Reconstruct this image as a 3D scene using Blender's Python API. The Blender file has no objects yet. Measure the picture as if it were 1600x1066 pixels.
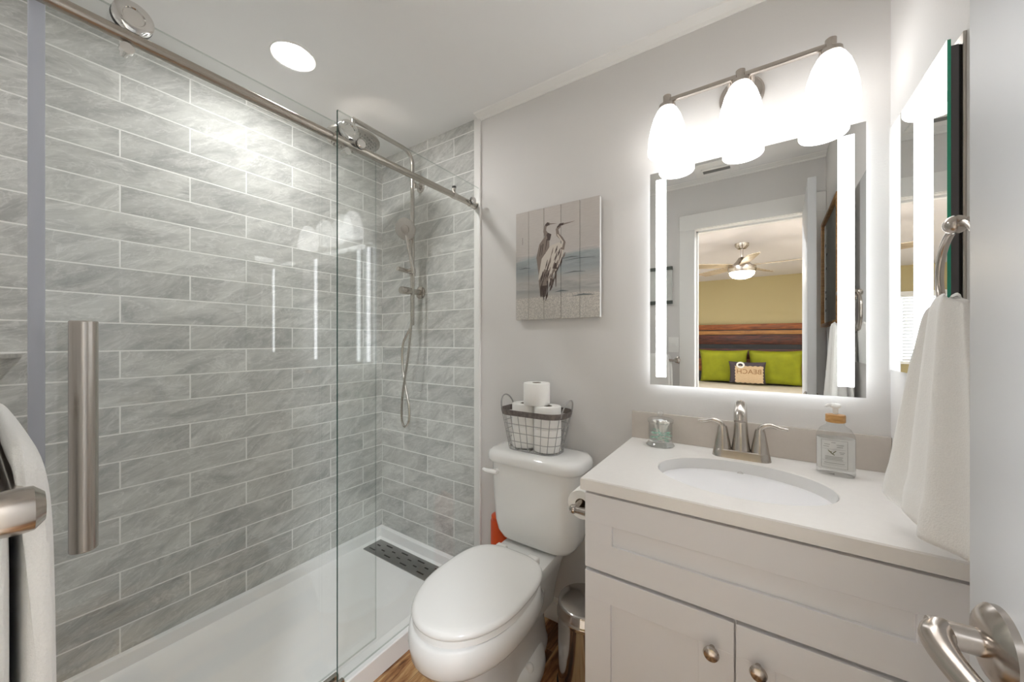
import bpy, bmesh, math, random
from mathutils import Vector, Matrix
random.seed(7)
SC = bpy.context.scene
COL = SC.collection
PI = math.pi

# ------------------------------------------------------------------ camera
CAMZ = 1.275
cam_d = bpy.data.cameras.new('camera')
cam_d.sensor_width = 36.0
cam_d.lens = 570.0 / 1600.0 * 36.0
cam_d.clip_start = 0.01
cam = bpy.data.objects.new('camera', cam_d)
COL.objects.link(cam)
cam.location = (0, 0, CAMZ)
cam.rotation_euler = (PI / 2, 0, math.atan(378.0 / 570.0))
SC.camera = cam

# ------------------------------------------------------------------ world, exposure
w = bpy.data.worlds.new('daylight')
SC.world = w
w.use_nodes = True
w.node_tree.nodes['Background'].inputs[0].default_value = (0.85, 0.93, 1.0, 1)
w.node_tree.nodes['Background'].inputs[1].default_value = 1.0
SC.view_settings.view_transform = 'Standard'
SC.view_settings.look = 'None'
SC.view_settings.gamma = 1.0
SC.view_settings.use_curve_mapping = False
SC.view_settings.exposure = 3.42
SC.cycles.use_denoising = True
SC.cycles.max_bounces = 14
SC.cycles.diffuse_bounces = 7
SC.cycles.glossy_bounces = 8
SC.cycles.transparent_max_bounces = 24
SC.cycles.transmission_bounces = 12
SC.cycles.sample_clamp_indirect = 6.0
SC.cycles.blur_glossy = 0.3

E_SHADE = 0.36      # vanity shades
E_BULB = 6.6     # bulbs inside the shades
E_DOWN = 15.5      # recessed shower light
E_STRIP = 0.7      # LED strips on the mirror
E_HALO = 0.55       # LED band behind the mirror
E_FAN = 3.2       # bedroom fan light
E_BEDFILL = 128.0      # unseen fill lights added to the bedroom ceiling
E_WIN = 0.22        # bedroom window


def area_lamp(name, loc, rot, sx, sy, power, color=(1, 1, 1)):
    d = bpy.data.lights.new(name, 'AREA')
    d.shape = 'RECTANGLE'; d.size = sx; d.size_y = sy
    d.energy = power; d.color = color
    o = bpy.data.objects.new(name, d)
    COL.objects.link(o)
    o.location = loc; o.rotation_euler = rot
    return o


# ------------------------------------------------------------------ materials
def lin(c):
    r = []
    for v in c:
        v = v / 255.0
        r.append(v / 12.92 if v <= 0.04045 else ((v + 0.055) / 1.055) ** 2.4)
    return (r[0], r[1], r[2], 1.0)


class NT:
    def __init__(self, mat):
        mat.use_nodes = True
        self.t = mat.node_tree
        self.t.nodes.clear()
        self.out = self.t.nodes.new('ShaderNodeOutputMaterial')

    def n(self, typ, **kw):
        nd = self.t.nodes.new(typ)
        for k, v in kw.items():
            setattr(nd, k, v)
        return nd

    def l(self, a, b):
        self.t.links.new(a, b)

    def val(self, s, v):
        if hasattr(v, 'is_output'):
            self.l(v, s)
        else:
            s.default_value = v

    def m(self, op, a, b=0.0, c=0.0):
        nd = self.n('ShaderNodeMath', operation=op)
        self.val(nd.inputs[0], a); self.val(nd.inputs[1], b)
        if op in ('MULTIPLY_ADD', 'COMPARE', 'SMOOTH_MIN'):
            self.val(nd.inputs[2], c)
        return nd.outputs[0]

    def xyz(self, kind='Object'):
        tc = self.n('ShaderNodeTexCoord')
        sp = self.n('ShaderNodeSeparateXYZ')
        self.l(tc.outputs[kind], sp.inputs[0])
        return sp.outputs[0], sp.outputs[1], sp.outputs[2], tc.outputs[kind]

    def comb(self, x, y, z):
        c = self.n('ShaderNodeCombineXYZ')
        for s, v in zip(c.inputs, (x, y, z)):
            self.val(s, v)
        return c.outputs[0]

    def noise(self, vec, scale, detail=4, rough=0.55, dist=0.0):
        nd = self.n('ShaderNodeTexNoise')
        self.l(vec, nd.inputs['Vector'])
        nd.inputs['Scale'].default_value = scale
        nd.inputs['Detail'].default_value = detail
        nd.inputs['Roughness'].default_value = rough
        nd.inputs['Distortion'].default_value = dist
        return nd.outputs['Fac']

    def ramp(self, fac, stops, interp='LINEAR'):
        r = self.n('ShaderNodeValToRGB')
        r.color_ramp.interpolation = interp
        e = r.color_ramp.elements
        while len(e) < len(stops):
            e.new(0.5)
        for el, (p, c) in zip(e, stops):
            el.position = p
            el.color = c if len(c) == 4 else (*c, 1)
        self.l(fac, r.inputs[0])
        return r.outputs[0]

    def mix(self, fac, a, b, blend='MIX'):
        nd = self.n('ShaderNodeMix', data_type='RGBA', blend_type=blend)
        self.val(nd.inputs[0], fac)
        self.val(nd.inputs[6], a); self.val(nd.inputs[7], b)
        return nd.outputs[2]

    def bsdf(self, color=None, rough=0.5, metal=0.0, spec=0.5, bump=None, bump_d=0.001, bump_s=1.0):
        p = self.n('ShaderNodeBsdfPrincipled')
        if color is not None:
            self.val(p.inputs['Base Color'], color)
        self.val(p.inputs['Roughness'], rough)
        p.inputs['Metallic'].default_value = metal
        p.inputs['Specular IOR Level'].default_value = spec
        if bump is not None:
            b = self.n('ShaderNodeBump')
            b.inputs['Distance'].default_value = bump_d
            b.inputs['Strength'].default_value = bump_s
            self.l(bump, b.inputs['Height'])
            self.l(b.outputs[0], p.inputs['Normal'])
        self.l(p.outputs[0], self.out.inputs[0])
        return p


def pm(name, c, rough=0.5, metal=0.0, spec=0.5, var=0.0, vs=8.0, bump=0.0, bs=60.0):
    mt = bpy.data.materials.new(name)
    t = NT(mt)
    col = lin(c)
    x, y, z, v = t.xyz()
    color = col
    if var > 0:
        f = t.noise(v, vs, 3)
        color = t.ramp(f, [(0.3, tuple(k * (1 - var) for k in col[:3])), (0.7, tuple(min(1, k * (1 + var)) for k in col[:3]))])
    bh = t.noise(v, bs, 3) if bump > 0 else None
    t.bsdf(color, rough, metal, spec, bh, bump)
    return mt


def em(name, c, s):
    mt = bpy.data.materials.new(name)
    t = NT(mt)
    e = t.n('ShaderNodeEmission')
    e.inputs[0].default_value = lin(c); e.inputs[1].default_value = s
    t.l(e.outputs[0], t.out.inputs[0])
    return mt


def brushed(name, c, rough=0.28, axis=2):
    mt = bpy.data.materials.new(name)
    t = NT(mt)
    x, y, z, v = t.xyz()
    mp = t.n('ShaderNodeMapping')
    sc = [400, 400, 400]; sc[axis] = 6
    mp.inputs['Scale'].default_value = sc
    t.l(v, mp.inputs[0])
    f = t.noise(mp.outputs[0], 1.0, 2)
    col = lin(c)
    color = t.ramp(f, [(0.2, tuple(k * 0.9 for k in col[:3])), (0.8, tuple(min(1, k * 1.07) for k in col[:3]))])
    t.bsdf(color, rough, 1.0)
    return mt


def glass_mat(name, tint=(0.97, 0.99, 0.98), rough=0.0, f0=0.04):
    mt = bpy.data.materials.new(name)
    t = NT(mt)
    lw = t.n('ShaderNodeLayerWeight'); lw.inputs[0].default_value = 0.5
    p5 = t.m('POWER', lw.outputs['Facing'], 5.0)
    fac = t.m('MULTIPLY_ADD', p5, 1 - f0, f0)
    tr = t.n('ShaderNodeBsdfTransparent'); tr.inputs[0].default_value = (*tint, 1)
    gl = t.n('ShaderNodeBsdfGlossy'); gl.inputs['Roughness'].default_value = rough
    mx = t.n('ShaderNodeMixShader')
    t.l(fac, mx.inputs[0]); t.l(tr.outputs[0], mx.inputs[1]); t.l(gl.outputs[0], mx.inputs[2])
    t.l(mx.outputs[0], t.out.inputs[0])
    return mt


def tile_mat(name, along, u0, side):
    """grey marbled 105 x 413 mm tiles in running bond with pale grout"""
    mt = bpy.data.materials.new(name)
    t = NT(mt)
    x, y, z, v = t.xyz()
    u = y if along == 'y' else x
    rz = t.m('DIVIDE', t.m('SUBTRACT', z, 0.083), 0.105)
    row = t.m('FLOOR', rz)
    fz = t.m('FRACT', rz)
    par = t.m('FRACT', t.m('MULTIPLY', row, 0.5))          # 0 / 0.5
    uu = t.m('ADD', t.m('DIVIDE', t.m('SUBTRACT', u, u0), 0.413), par)
    uu = t.m('ADD', uu, 20.0)
    colm = t.m('FLOOR', uu)
    fu = t.m('FRACT', uu)
    du = t.m('MULTIPLY', t.m('MINIMUM', fu, t.m('SUBTRACT', 1.0, fu)), 0.413)
    dz = t.m('MULTIPLY', t.m('MINIMUM', fz, t.m('SUBTRACT', 1.0, fz)), 0.105)
    d = t.m('MINIMUM', du, dz)
    mr = t.n('ShaderNodeMapRange')
    mr.inputs['From Min'].default_value = 0.0022; mr.inputs['From Max'].default_value = 0.0032
    t.l(d, mr.inputs['Value'])
    tilemask = mr.outputs[0]
    wn = t.n('ShaderNodeTexWhiteNoise', noise_dimensions='3D')
    t.l(t.comb(row, colm, side), wn.inputs['Vector'])
    sp = t.n('ShaderNodeSeparateColor')
    t.l(wn.outputs['Color'], sp.inputs[0])
    r1, r2, r3 = sp.outputs[0], sp.outputs[1], sp.outputs[2]
    # slanted, stretched marble coordinates with an own offset for each tile
    ang = t.m('MULTIPLY_ADD', r3, 0.5, 0.15)
    ca, sa = t.m('COSINE', ang), t.m('SINE', ang)
    a = t.m('ADD', t.m('MULTIPLY', u, ca), t.m('MULTIPLY', z, sa))
    b = t.m('SUBTRACT', t.m('MULTIPLY', z, ca), t.m('MULTIPLY', u, sa))
    mv = t.comb(t.m('ADD', t.m('MULTIPLY', a, 0.36), t.m('MULTIPLY', r1, 40.0)),
                t.m('ADD', b, t.m('MULTIPLY', r2, 40.0)), t.m('MULTIPLY', r3, 9.0))
    n1 = t.noise(mv, 13.0, 7, 0.68, 0.9)
    n2 = t.noise(mv, 17.0, 5, 0.6, 1.2)
    n3 = t.noise(mv, 34.0, 4, 0.6, 1.0)
    vein = t.m('MAXIMUM', t.m('SUBTRACT', 1.0, t.m('MULTIPLY', t.m('ABSOLUTE', t.m('SUBTRACT', n2, 0.5)), 34.0)), 0.0)
    vein2 = t.m('MAXIMUM', t.m('SUBTRACT', 1.0, t.m('MULTIPLY', t.m('ABSOLUTE', t.m('SUBTRACT', n3, 0.47)), 30.0)), 0.0)
    vein = t.m('MINIMUM', t.m('ADD', t.m('MULTIPLY', vein, 0.62), t.m('MULTIPLY', vein2, 0.34)), 0.8)
    vein = t.m('MULTIPLY', vein, t.m('MULTIPLY_ADD', n1, 1.6, -0.1))
    base = t.ramp(n1, [(0.28, lin((160, 161, 158))), (0.42, lin((179, 180, 177))), (0.56, lin((197, 198, 194))), (0.72, lin((210, 211, 207)))])
    base = t.mix(vein, base, lin((224, 224, 221)))
    hsv = t.n('ShaderNodeHueSaturation')
    t.l(base, hsv.inputs['Color'])
    t.l(t.m('MULTIPLY_ADD', r2, 0.16, 0.92), hsv.inputs['Value'])
    color = t.mix(tilemask, lin((236, 236, 233)), hsv.outputs[0])
    rough = t.m('MULTIPLY_ADD', tilemask, -0.31, 0.62)
    hgt = t.m('ADD', tilemask, t.m('MULTIPLY', n1, 0.12))
    t.bsdf(color, rough, 0, 0.05, hgt, 0.0012, 0.7)
    return mt


def wood_floor():
    mt = bpy.data.materials.new('wood_plank_floor')
    t = NT(mt)
    x, y, z, v = t.xyz()
    ru = t.m('ADD', t.m('DIVIDE', x, 0.098), 50.0)
    row = t.m('FLOOR', ru); fr = t.m('FRACT', ru)
    wn0 = t.n('ShaderNodeTexWhiteNoise', noise_dimensions='1D'); t.l(row, wn0.inputs['W'])
    cu = t.m('ADD', t.m('ADD', t.m('DIVIDE', y, 0.55), wn0.outputs['Value']), 30.0)
    cl = t.m('FLOOR', cu); fc = t.m('FRACT', cu)
    wn = t.n('ShaderNodeTexWhiteNoise', noise_dimensions='2D'); t.l(t.comb(row, cl, 0), wn.inputs['Vector'])
    sp = t.n('ShaderNodeSeparateColor'); t.l(wn.outputs['Color'], sp.inputs[0])
    mv = t.comb(t.m('ADD', t.m('MULTIPLY', x, 9.0), t.m('MULTIPLY', sp.outputs[0], 60)),
                t.m('ADD', t.m('MULTIPLY', y, 1.5), t.m('MULTIPLY', sp.outputs[1], 60)), t.m('MULTIPLY', sp.outputs[2], 9))
    g = t.noise(mv, 2.2, 7, 0.6, 1.4)
    g2 = t.noise(mv, 14.0, 4, 0.6, 0.4)
    f = t.m('ADD', t.m('ADD', t.m('MULTIPLY', g, 0.75), t.m('MULTIPLY', g2, 0.2)), t.m('MULTIPLY', t.m('SUBTRACT', sp.outputs[2], 0.5), 0.34))
    color = t.ramp(f, [(0.3, lin((52, 30, 18))), (0.41, lin((110, 68, 38))), (0.50, lin((166, 120, 76))), (0.60, lin((200, 162, 114))), (0.78, lin((206, 180, 142)))])
    d = t.m('MINIMUM', t.m('MULTIPLY', t.m('MINIMUM', fr, t.m('SUBTRACT', 1.0, fr)), 0.098),
            t.m('MULTIPLY', t.m('MINIMUM', fc, t.m('SUBTRACT', 1.0, fc)), 0.55))
    mk = t.m('GREATER_THAN', d, 0.0013)
    color = t.mix(mk, lin((150, 118, 84)), color)
    t.bsdf(color, 0.38, 0, 0.4, mk, 0.0006, 0.6)
    return mt


def canvas_mat(x0, x1, z0, z1):
    """pale painted planks: bare sky above, a blue grey sea band and speckled sand"""
    mt = bpy.data.materials.new('painted_planks')
    t = NT(mt)
    x, y, z, v = t.xyz()
    h = t.m('DIVIDE', t.m('SUBTRACT', z, z0), z1 - z0)
    mp = t.n('ShaderNodeMapping'); mp.inputs['Scale'].default_value = (4, 4, 26)
    t.l(v, mp.inputs[0])
    brush = t.noise(mp.outputs[0], 1.6, 5, 0.6, 0.8)
    h2 = t.m('ADD', h, t.m('MULTIPLY', t.m('SUBTRACT', brush, 0.5), 0.16))
    base = t.ramp(h2, [(0.0, lin((188, 185, 180))), (0.19, lin((192, 189, 184))), (0.25, lin((164, 164, 163))), (0.33, lin((186, 184, 180))),
                       (0.44, lin((158, 164, 166))), (0.55, lin((164, 171, 173))), (0.60, lin((194, 189, 185))), (1.0, lin((200, 194, 189)))])
    br2 = t.ramp(brush, [(0.35, (0.88, 0.88, 0.88)), (0.65, (1.1, 1.1, 1.1))])
    seaband = t.m('MULTIPLY', t.m('GREATER_THAN', h, 0.22), t.m('LESS_THAN', h, 0.6))
    base = t.mix(t.m('MULTIPLY', seaband, 0.8), base, t.mix(1.0, base, br2, 'MULTIPLY'))
    spk = t.noise(v, 230.0, 2, 0.6)
    sand = t.m('MULTIPLY', t.m('LESS_THAN', h2, 0.21), 0.75)
    base = t.mix(sand, base, t.mix(1.0, base, t.ramp(spk, [(0.4, (0.8, 0.79, 0.78)), (0.6, (1.3, 1.28, 1.25))]), 'MULTIPLY'))
    wear = t.noise(mp.outputs[0], 7.0, 5, 0.7)
    base = t.mix(0.35, base, t.mix(1.0, base, t.ramp(wear, [(0.35, (0.9, 0.89, 0.88)), (0.6, (1.05, 1.05, 1.05))]), 'MULTIPLY'))
    t.bsdf(base, 0.75, 0, 0.2)
    return mt


def rustic_wood(name, dark, light, scale=1.0):
    mt = bpy.data.materials.new(name)
    t = NT(mt)
    x, y, z, v = t.xyz()
    mp = t.n('ShaderNodeMapping'); mp.inputs['Scale'].default_value = (1.5 * scale, 8 * scale, 14 * scale)
    t.l(v, mp.inputs[0])
    f = t.noise(mp.outputs[0], 2.0, 6, 0.65, 0.6)
    t.bsdf(t.ramp(f, [(0.33, lin(dark)), (0.66, lin(light))]), 0.45, 0, 0.4)
    return mt


def terry(name, c):
    mt = bpy.data.materials.new(name)
    t = NT(mt)
    x, y, z, v = t.xyz()
    f = t.noise(v, 420, 2, 0.7)
    g = t.noise(v, 60, 3, 0.6)
    hgt = t.m('ADD', t.m('MULTIPLY', f, 0.6), t.m('MULTIPLY', g, 0.6))
    col = lin(c)
    p = t.bsdf(t.ramp(f, [(0.3, tuple(k * 0.95 for k in col[:3])), (0.7, col)]), 0.95, 0, 0.1, hgt, 0.002, 0.6)
    p.inputs['Sheen Weight'].default_value = 0.3
    return mt


M = {}
M['wall'] = pm('wall_paint', (221, 219, 217), 0.6, var=0.008, vs=3, bump=0.0004, bs=220)
M['ceil'] = pm('ceiling_paint', (236, 236, 235), 0.8)
M['trim'] = pm('trim_paint', (240, 239, 236), 0.35)
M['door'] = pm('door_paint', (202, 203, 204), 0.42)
M['cab'] = pm('cabinet_paint', (232, 232, 234), 0.42)
M['counter'] = pm('counter_stone', (238, 236, 233), 0.22, var=0.01, vs=60)
M['splash'] = pm('backsplash_stone', (206, 198, 190), 0.3, var=0.015, vs=80)
M['porc'] = pm('porcelain', (238, 238, 236), 0.08, spec=0.5)
M['basin'] = pm('basin_porcelain', (228, 228, 227), 0.1, spec=0.5)
M['seat'] = pm('seat_plastic', (238, 237, 234), 0.16)
M['acryl'] = pm('shower_acrylic', (240, 240, 239), 0.25)
M['nickel'] = brushed('brushed_nickel', (196, 190, 183), 0.27)
M['nickel_y'] = brushed('brushed_nickel_bar', (186, 178, 168), 0.27, axis=1)
M['chrome'] = pm('polished_chrome', (222, 220, 217), 0.08, metal=1.0)
M['satin'] = pm('satin_nickel', (188, 180, 172), 0.22, metal=1.0)
M['steel'] = brushed('stainless_steel', (190, 186, 182), 0.13)
M['drain'] = brushed('drain_steel', (150, 150, 148), 0.35, axis=0)
M['black'] = pm('black_rubber', (18, 18, 18), 0.5)
M['dark'] = pm('dark_slot', (22, 22, 22), 0.8)
M['glass'] = glass_mat('shower_glass', (0.984, 0.993, 0.989), 0.0, 0.05)
M['edge'] = pm('green_glass_edge', (52, 84, 76), 0.12)
M['edgepale'] = glass_mat('pale_glass_edge', (0.72, 0.76, 0.74), 0.1, 0.1)
M['teal'] = pm('teal_glass_edge', (40, 150, 120), 0.1)
def vinyl():
    mt = bpy.data.materials.new('milky_vinyl_seal')
    t = NT(mt)
    d = t.n('ShaderNodeBsdfPrincipled'); d.inputs['Base Color'].default_value = lin((214, 216, 224)); d.inputs['Roughness'].default_value = 0.3
    d.inputs['Transmission Weight'].default_value = 0.0
    tl = t.n('ShaderNodeBsdfTranslucent'); tl.inputs[0].default_value = lin((214, 216, 224))
    tr = t.n('ShaderNodeBsdfTransparent'); tr.inputs[0].default_value = (0.95, 0.96, 1, 1)
    m1 = t.n('ShaderNodeMixShader'); m1.inputs[0].default_value = 0.4
    t.l(d.outputs[0], m1.inputs[1]); t.l(tl.outputs[0], m1.inputs[2])
    m2 = t.n('ShaderNodeMixShader'); m2.inputs[0].default_value = 0.35
    t.l(m1.outputs[0], m2.inputs[1]); t.l(tr.outputs[0], m2.inputs[2])
    t.l(m2.outputs[0], t.out.inputs[0])
    return mt
M['seal'] = vinyl()
M['mirror'] = pm('mirror_silver', (247, 248, 247), 0.0, metal=1.0)
M['mback'] = pm('mirror_back', (120, 120, 118), 0.5)
M['cabdark'] = pm('cabinet_dark_side', (86, 84, 86), 0.4)
M['strip'] = em('led_strip', (250, 252, 255), E_STRIP)
M['halo'] = em('led_backlight', (246, 251, 255), E_HALO)
M['down'] = em('downlight_lens', (255, 253, 251), E_DOWN)
M['shade'] = em('lit_opal_glass', (255, 253, 251), E_SHADE)
M['bulb'] = em('bulb', (255, 252, 249), E_BULB)
M['bedfill'] = em('bedroom_fill_lens', (243, 248, 255), E_BEDFILL)  # glowing disc of the added fill lights
M['fanl'] = em('fan_light', (255, 238, 214), E_FAN)
M['pane'] = em('daylit_pane', (240, 246, 255), E_WIN)
M['towel'] = terry('white_terry', (240, 239, 236))
M['paper'] = pm('tissue_paper', (244, 243, 240), 0.95, bump=0.0006, bs=300)
M['core'] = pm('cardboard_core', (140, 124, 106), 0.9)
M['wire'] = pm('grey_wire', (160, 159, 158), 0.4, metal=0.1)
M['band'] = pm('weathered_band', (112, 104, 100), 0.6, metal=0.0, var=0.35, vs=70)
M['orange'] = pm('orange_red_plastic', (214, 78, 22), 0.35)
M['clear'] = glass_mat('clear_glass', (0.97, 0.972, 0.972), 0.03, 0.13)
M['clear2'] = glass_mat('clear_bottle', (0.95, 0.955, 0.955), 0.02, 0.05)
M['pump'] = pm('white_plastic', (240, 240, 238), 0.3)
M['collar'] = rustic_wood('bamboo_collar', (176, 128, 72), (206, 160, 102), 6)
M['label'] = pm('bottle_label', (226, 225, 222), 0.5)
M['ink'] = pm('grey_ink', (168, 166, 162), 0.6)
M['olive'] = pm('olive_ink', (120, 118, 92), 0.6)
M['swab'] = pm('cotton_white', (244, 240, 232), 0.9)
M['mint'] = pm('mint_plastic', (140, 200, 176), 0.35)
M['floor'] = wood_floor()
M['tile_l'] = tile_mat('grey_marble_tile_long', 'y', 0.332, 1.0)
M['tile_s'] = tile_mat('grey_marble_tile_short', 'x', -1.586, 5.0)
M['khaki'] = pm('khaki_paint', (184, 170, 128), 0.7)
M['bedceil'] = pm('bedroom_ceiling', (218, 214, 214), 0.8)
M['cream_wall'] = pm('cream_wall_paint', (226, 221, 208), 0.7)
M['bedfloor'] = pm('bedroom_floor', (196, 186, 174), 0.5, var=0.1)
M['green'] = pm('green_velvet', (146, 150, 24), 0.8, var=0.12, vs=6)
M['plumgrey'] = pm('dark_grey_fabric', (78, 70, 76), 0.9)
M['burlap'] = pm('burlap', (206, 180, 146), 0.95, var=0.1, vs=90)
M['burlap_ink'] = pm('brown_ink', (150, 112, 74), 0.9)
M['cream'] = pm('cream_bedding', (232, 224, 208), 0.9)
M['hb1'] = rustic_wood('headboard_brown', (96, 48, 18), (168, 96, 40))
M['hb2'] = rustic_wood('headboard_dark', (30, 14, 10), (104, 46, 22), 1.6)
M['hb3'] = rustic_wood('headboard_tan', (138, 92, 46), (188, 134, 72))
M['hbblack'] = pm('headboard_black', (24, 22, 24), 0.5)
M['blade'] = rustic_wood('fan_blade', (142, 126, 104), (176, 160, 136))
M['frame'] = rustic_wood('frame_wood', (160, 114, 68), (206, 162, 110), 3)
M['blind'] = pm('white_slat', (236, 236, 234), 0.5)
M['picpaper'] = pm('picture_paper', (206, 208, 204), 0.7, var=0.06, vs=14)
M['picframe'] = pm('grey_green_frame', (86, 92, 86), 0.5)
M['heron_d'] = pm('heron_dark', (84, 72, 68), 0.8)
M['heron_m'] = pm('heron_mid', (136, 124, 116), 0.8)
M['heron_l'] = pm('heron_light', (206, 198, 188), 0.8)
M['heron_s'] = pm('heron_sea', (112, 118, 120), 0.8)
M['edgewhite'] = pm('panel_edge_white', (246, 246, 244), 0.5)


# ------------------------------------------------------------------ geometry helpers
class B:
    def __init__(self):
        self.bm = bmesh.new()

    def _mi(self, faces, mi):
        for f in faces:
            f.material_index = mi

    def box(self, x0, x1, y0, y1, z0, z1, bev=0.0, mi=0, seg=2, mat=None):
        r = bmesh.ops.create_cube(self.bm, size=1.0)
        vs = r['verts']
        for v in vs:
            v.co = Vector(((x0 + x1) / 2 + v.co.x * (x1 - x0), (y0 + y1) / 2 + v.co.y * (y1 - y0), (z0 + z1) / 2 + v.co.z * (z1 - z0)))
        if mat is not None:
            for v in vs:
                v.co = mat @ v.co
        fs = set(f for v in vs for f in v.link_faces)
        self._mi(fs, mi)
        if bev > 0:
            es = list(set(e for v in vs for e in v.link_edges))
            rb = bmesh.ops.bevel(self.bm, geom=es, offset=bev, segments=seg, affect='EDGES', profile=0.5)
            self._mi(rb['faces'], mi)
        return self

    def rings(self, rings, cap0=True, cap1=True, closed=True, mi=0, loop=False):
        bm = self.bm
        R = [[bm.verts.new(p) for p in r] for r in rings]
        n = len(R[0])
        fs = []
        pairs = list(zip(R[:-1], R[1:]))
        if loop:
            pairs.append((R[-1], R[0]))
        for a, b in pairs:
            for i in range(n if closed else n - 1):
                j = (i + 1) % n
                fs.append(bm.faces.new((a[i], a[j], b[j], b[i])))
        if cap0 and not loop:
            fs.append(bm.faces.new(list(reversed(R[0]))))
        if cap1 and not loop:
            fs.append(bm.faces.new(R[-1]))
        self._mi(fs, mi)
        return self

    def lathe(self, prof, c=(0, 0, 0), seg=32, mat=None, cap0=True, cap1=True, mi=0, sx=1.0, sy=1.0):
        rs = []
        for (r, z) in prof:
            ring = []
            for i in range(seg):
                a = 2 * PI * i / seg
                p = Vector((r * sx * math.cos(a), r * sy * math.sin(a), z))
                if mat is not None:
                    p = mat @ p
                ring.append(p + Vector(c))
            rs.append(ring)
        return self.rings(rs, cap0, cap1, mi=mi)

    def cyl(self, p0, p1, r0, r1=None, seg=20, mi=0, cap=True):
        return self.tube([p0, p1], [r0, r0 if r1 is None else r1], seg, mi=mi, cap=cap)

    def tube(self, pts, r, seg=12, closed=False, mi=0, cap=True, flat=None):
        pts = [Vector(p) for p in pts]
        n = len(pts)
        if not hasattr(r, '__len__'):
            r = [r] * n
        rs = []
        up = None
        for i, p in enumerate(pts):
            if closed:
                t = pts[(i + 1) % n] - pts[i - 1]
            elif i == 0:
                t = pts[1] - p
            elif i == n - 1:
                t = p - pts[-2]
            else:
                t = (pts[i + 1] - p).normalized() + (p - pts[i - 1]).normalized()
            t.normalize()
            if up is None:
                up = Vector((0, 0, 1)) if abs(t.z) < 0.9 else Vector((1, 0, 0))
            s = t.cross(up).normalized()
            up = s.cross(t).normalized()
            fl = 1.0 if flat is None else flat
            rs.append([p + (s * math.cos(2 * PI * k / seg) + up * fl * math.sin(2 * PI * k / seg)) * r[i] for k in range(seg)])
        return self.rings(rs, cap, cap, mi=mi, loop=closed)

    def sphere(self, c, r, sx=1, sy=1, sz=1, seg=20, rings=12, mi=0, mat=None):
        rs = []
        for j in range(1, rings):
            a = PI * j / rings
            ring = []
            for i in range(seg):
                b = 2 * PI * i / seg
                p = Vector((r * sx * math.sin(a) * math.cos(b), r * sy * math.sin(a) * math.sin(b), -r * sz * math.cos(a)))
                if mat is not None:
                    p = mat @ p
                ring.append(p + Vector(c))
            rs.append(ring)
        return self.rings(rs, mi=mi)

    def prism(self, poly, d, mi=0):
        """poly: list of 3D points, extruded by vector d"""
        a = [Vector(p) for p in poly]
        b = [p + Vector(d) for p in a]
        return self.rings([a, b], mi=mi)

    def ribbon(self, pts, wd, org, ex, ez, nrm, mi=0, th=0.0004):
        """flat tapering brush stroke on a plane: pts 2D, wd widths"""
        P = [Vector((p[0], p[1])) for p in pts]
        n = len(P)
        L, R = [], []
        for i in range(n):
            t = P[min(i + 1, n - 1)] - P[max(i - 1, 0)]
            t = t.normalized() if t.length > 0 else Vector((1, 0))
            q = Vector((-t.y, t.x)) * wd[i] * 0.5
            L.append(P[i] + q); R.append(P[i] - q)
        org, ex, ez, nrm = Vector(org), Vector(ex), Vector(ez), Vector(nrm)
        f = lambda p, h: org + ex * p.x + ez * p.y + nrm * h
        rs = [[f(L[i], 0), f(R[i], 0), f(R[i], th), f(L[i], th)] for i in range(n)]
        return self.rings(rs, mi=mi)

    def build(self, name, mats, parent=None, loc=None, smooth=35, sub=0):
        bm = self.bm
        bmesh.ops.recalc_face_normals(bm, faces=bm.faces[:])
        if parent is not None:
            off = parent_world(parent)
        else:
            off = Vector(loc) if loc is not None else Vector((0, 0, 0))
        for v in bm.verts:
            v.co -= off
        lim = math.radians(smooth)
        for f in bm.faces:
            f.smooth = smooth > 0
        for e in bm.edges:
            if len(e.link_faces) == 2:
                e.smooth = e.calc_face_angle(0.0) < lim
        me = bpy.data.meshes.new(name)
        bm.to_mesh(me); bm.free()
        if not isinstance(mats, (list, tuple)):
            mats = [mats]
        for k in mats:
            me.materials.append(M[k] if isinstance(k, str) else k)
        o = bpy.data.objects.new(name, me)
        COL.objects.link(o)
        if parent is not None:
            o.parent = parent
        else:
            o.location = off
        if sub:
            md = o.modifiers.new('sub', 'SUBSURF'); md.levels = sub; md.render_levels = sub
        return o


def parent_world(o):
    v = Vector((0, 0, 0))
    while o is not None:
        v = v + o.location
        o = o.parent
    return v


def tag(o, label, cat, group=None, kind=None):
    o['label'] = label; o['category'] = cat
    if group: o['group'] = group
    if kind: o['kind'] = kind
    return o


def thing(name, loc, label, cat, group=None):
    o = bpy.data.objects.new(name, None)
    o.empty_display_size = 0.05
    COL.objects.link(o)
    o.location = loc
    return tag(o, label, cat, group)


def struct(o, label, cat):
    return tag(o, label, cat, kind='structure')


def dup(root, loc, label, rot=None):
    r = root.copy(); COL.objects.link(r); r.location = loc; r['label'] = label
    if rot is not None: r.rotation_euler = rot
    for ch in root.children:
        c = ch.copy(); COL.objects.link(c); c.parent = r
        for g in ch.children:
            d = g.copy(); COL.objects.link(d); d.parent = c
    return r


def rrect(cx, cy, hx, hy, r, z, n=6):
    pts = []
    r = min(r, hx * 0.999, hy * 0.999)
    for qx, qy, a0 in ((1, 1, 0), (-1, 1, PI / 2), (-1, -1, PI), (1, -1, 1.5 * PI)):
        for k in range(n + 1):
            a = a0 + PI / 2 * k / n
            pts.append((cx + qx * (hx - r) + r * math.cos(a), cy + qy * (hy - r) + r * math.sin(a), z))
    return pts


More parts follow.
